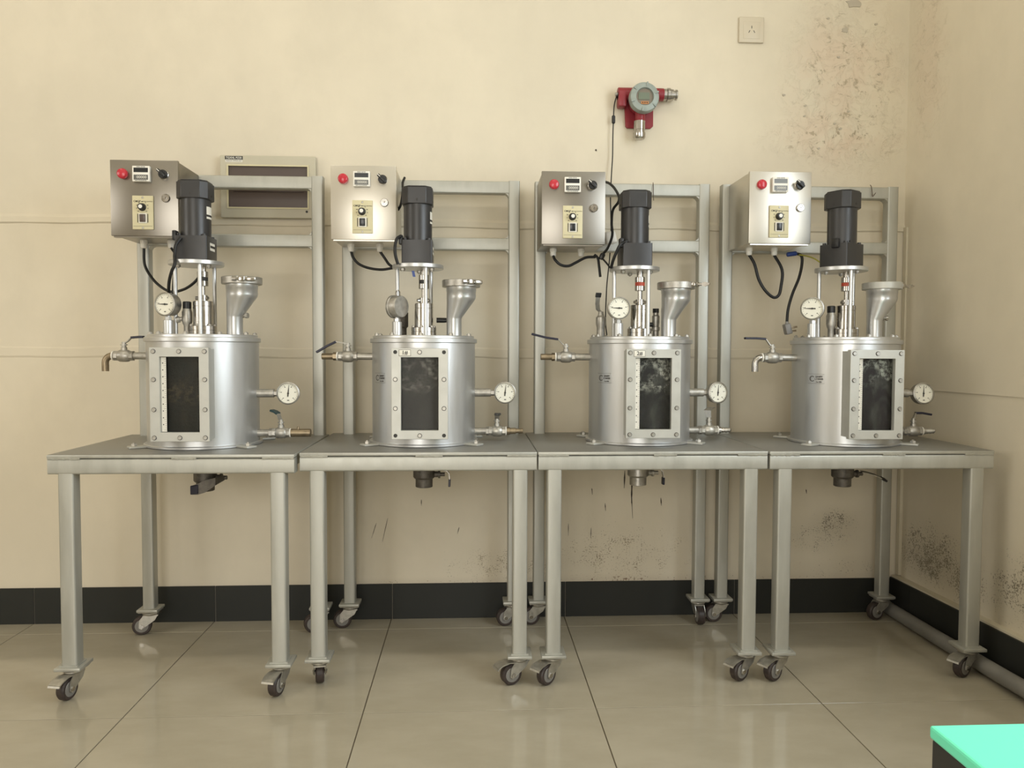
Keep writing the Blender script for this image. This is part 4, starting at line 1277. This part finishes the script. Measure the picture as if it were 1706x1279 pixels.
text('strip_text', 'MODULAR TERMINAL BOX', 0.0042, MT['ink'], lb, (-w / 2 + 0.0455, -0.0149, h - 0.0185))
MB().lathe([(0.004, 0), (0.004, 0.001)], (w / 2 - 0.03, -0.014, 0.022), (0, -1, 0), 12).build('cover_screw', MT['ink'], e)

# ------------------------------------------------------------------ socket
e = tag(empty('wall_socket', (1.8315, -0.004, 2.0265)), 'square cream wall socket with three pin slots, high on the wall', 'socket')
MB().box((0, -0.0045, 0), (0.0865, 0.009, 0.0865), bev=0.003, seg=3).build('plate', MT['ivory'], e)
MB().box((0, -0.0093, -0.002), (0.058, 0.0012, 0.058), bev=0.0005).build('socket_face', MT['ivory'], e)
for (dx, dz, rt) in ((0, 0.010, 0), (-0.0085, -0.005, 28), (0.0085, -0.005, -28)):
    MB().box((dx, -0.0099, dz - 0.002), (0.0022, 0.0008, 0.009), rot=ROT('Y', rt)).build('pin_slot', MT['ink'], e)

# ------------------------------------------------------------------ gas detector
e = tag(empty('gas_detector', (1.449, -0.005, 1.69)), 'red wall gas detector with round grey display head and steel fittings', 'gas detector')
dx = lambda X_: X_ - 1.449
dz = lambda Z_: Z_ - 1.69
m = MB()
pl_ = [(-0.050, 0.002), (-0.044, -0.004), (0.036, -0.004), (0.045, 0.004), (0.045, 0.09), (-0.055, 0.09)]
m.prism(pl_, (0, 0, 0), (1, 0, 0), (0, 0, 1), (0, -1, 0), 0.010)
m.build('mounting_plate', MT['det_red'], e, smooth=0, bevel=0.002)
m = MB().lathe([(0.036, 0.0), (0.045, 0.012), (0.045, 0.045), (0.042, 0.05)], (0, -0.008, 0.080), (0, -1, 0), 36)
m.cyl((-0.082, -0.030, 0.103), (0.075, -0.030, 0.103), 0.021, n=20, ch=0.002)
m.box((-0.068, -0.030, 0.085), (0.028, 0.042, 0.056), bev=0.006)
m.cyl((-0.006, -0.036, 0.05), (-0.006, -0.036, 0.012), 0.017, n=18)
m.build('housing', MT['det_red'], e)
m = MB().lathe([(0.044, 0.0), (0.050, 0.002), (0.050, 0.018), (0.047, 0.026), (0.036, 0.030), (0.0295, 0.030), (0.0285, 0.024), (0.0275, 0.022)], (0, -0.053, 0.080), (0, -1, 0), 40)
for i in range(6):
    a = math.radians(20 + 60 * i)
    m.box((0.0415 * math.cos(a), -0.0815, 0.080 + 0.0415 * math.sin(a)), (0.015, 0.006, 0.0055), rot=ROT('Y', -math.degrees(a)), bev=0.0015)
hd = m.build('display_head', MT['det_grey'], e)
MB().lathe([(0.0285, 0), (0.0285, 0.001)], (0, -0.0745, 0.080), (0, -1, 0), 32).build('face_disc', MT['face'], e)
MB().box((-0.002, -0.0765, 0.083), (0.037, 0.002, 0.023)).build('lcd', MT['lcd_green'], e)
MB().box((0.001, -0.0762, 0.0615), (0.024, 0.0014, 0.008)).build('button_strip', MT['orange'], e)
for q_ in (-0.006, 0.001, 0.008):
    MB().lathe([(0.0022, 0), (0.0022, 0.001)], (q_, -0.0769, 0.0615), (0, -1, 0), 10).build('button', MT['ink'], e)
m = MB().lathe([(0.020, 0), (0.020, 0.012), (0.0175, 0.013), (0.0175, 0.015), (0.0225, 0.016), (0.0225, 0.026), (0.019, 0.028), (0.019, 0.036), (0.0145, 0.038), (0.0145, 0.044), (0.0175, 0.045), (0.0175, 0.050), (0.012, 0.050)], (0.070, -0.030, 0.103), (1, 0, 0), 20)
m.build('cable_gland', MT['steel'], e)
m = MB().lathe([(0.0125, 0), (0.0125, 0.006), (0.0195, 0.007), (0.0195, 0.036), (0.0185, 0.037), (0.0185, 0.044), (0.0205, 0.045), (0.0205, 0.060), (0.0165, 0.066), (0.012, 0.066)], (-0.008, -0.036, 0.018), (0, 0, -1), 24)
m.build('sensor_head', MT['steel'], e)
MB().cyl((-0.090, -0.030, 0.100), (-0.081, -0.030, 0.102), 0.007, n=12).build('cable_plug', MT['cast'], e)
dc = e
o_ = e.location
pts = [at(*p) - o_ for p in ((1030, 155, -.034), (1026, 164, -.03), (1023, 178, -.025), (1022, 200, -.022), (1021, 225, -.02), (1020.5, 260, -.02), (1019, 285, -.02), (1018, 305, -.03), (1017, 330, -.04), (1018, 380, -.04), (1016, 425, -.05),
                             (1013, 455, -.08), (1011, 475, -.12), (1010, 494, -.16), (1009, 520, -.20), (1009, 540, -.22), (1011, 558, -.24))]
MB().tube(pts, 0.0019, 8, smooth=6).build('signal_cord', MT['rubber'], dc)
MB().lathe([(0.003, -0.014), (0.006, -0.011), (0.006, 0.011), (0.003, 0.014)], at(1022, 199, -.022) - o_, (0, 0, 1), 12).build('ferrite_bead', MT['black'], dc)

# ------------------------------------------------------------------ dark cabinet with mint green top in the foreground
c0 = at(1548, 1207, 0)
d = (c0 - CAM)
t_ = (0.5 - CAM.z) / d.z
p0 = CAM + d * t_
e = tag(empty('low_cabinet', (p0.x + 0.25, p0.y - 0.22, 0)), 'low dark cabinet with a bright mint green top in the foreground corner', 'cabinet')
MB().box((0, 0, 0.2425), (0.496, 0.436, 0.485)).build('carcass', MT['darkside'], e, smooth=0, bevel=0.003)
MB().box((0, 0, 0.4925), (0.50, 0.44, 0.015)).build('top_panel', MT['mint'], e, smooth=0, bevel=0.003)
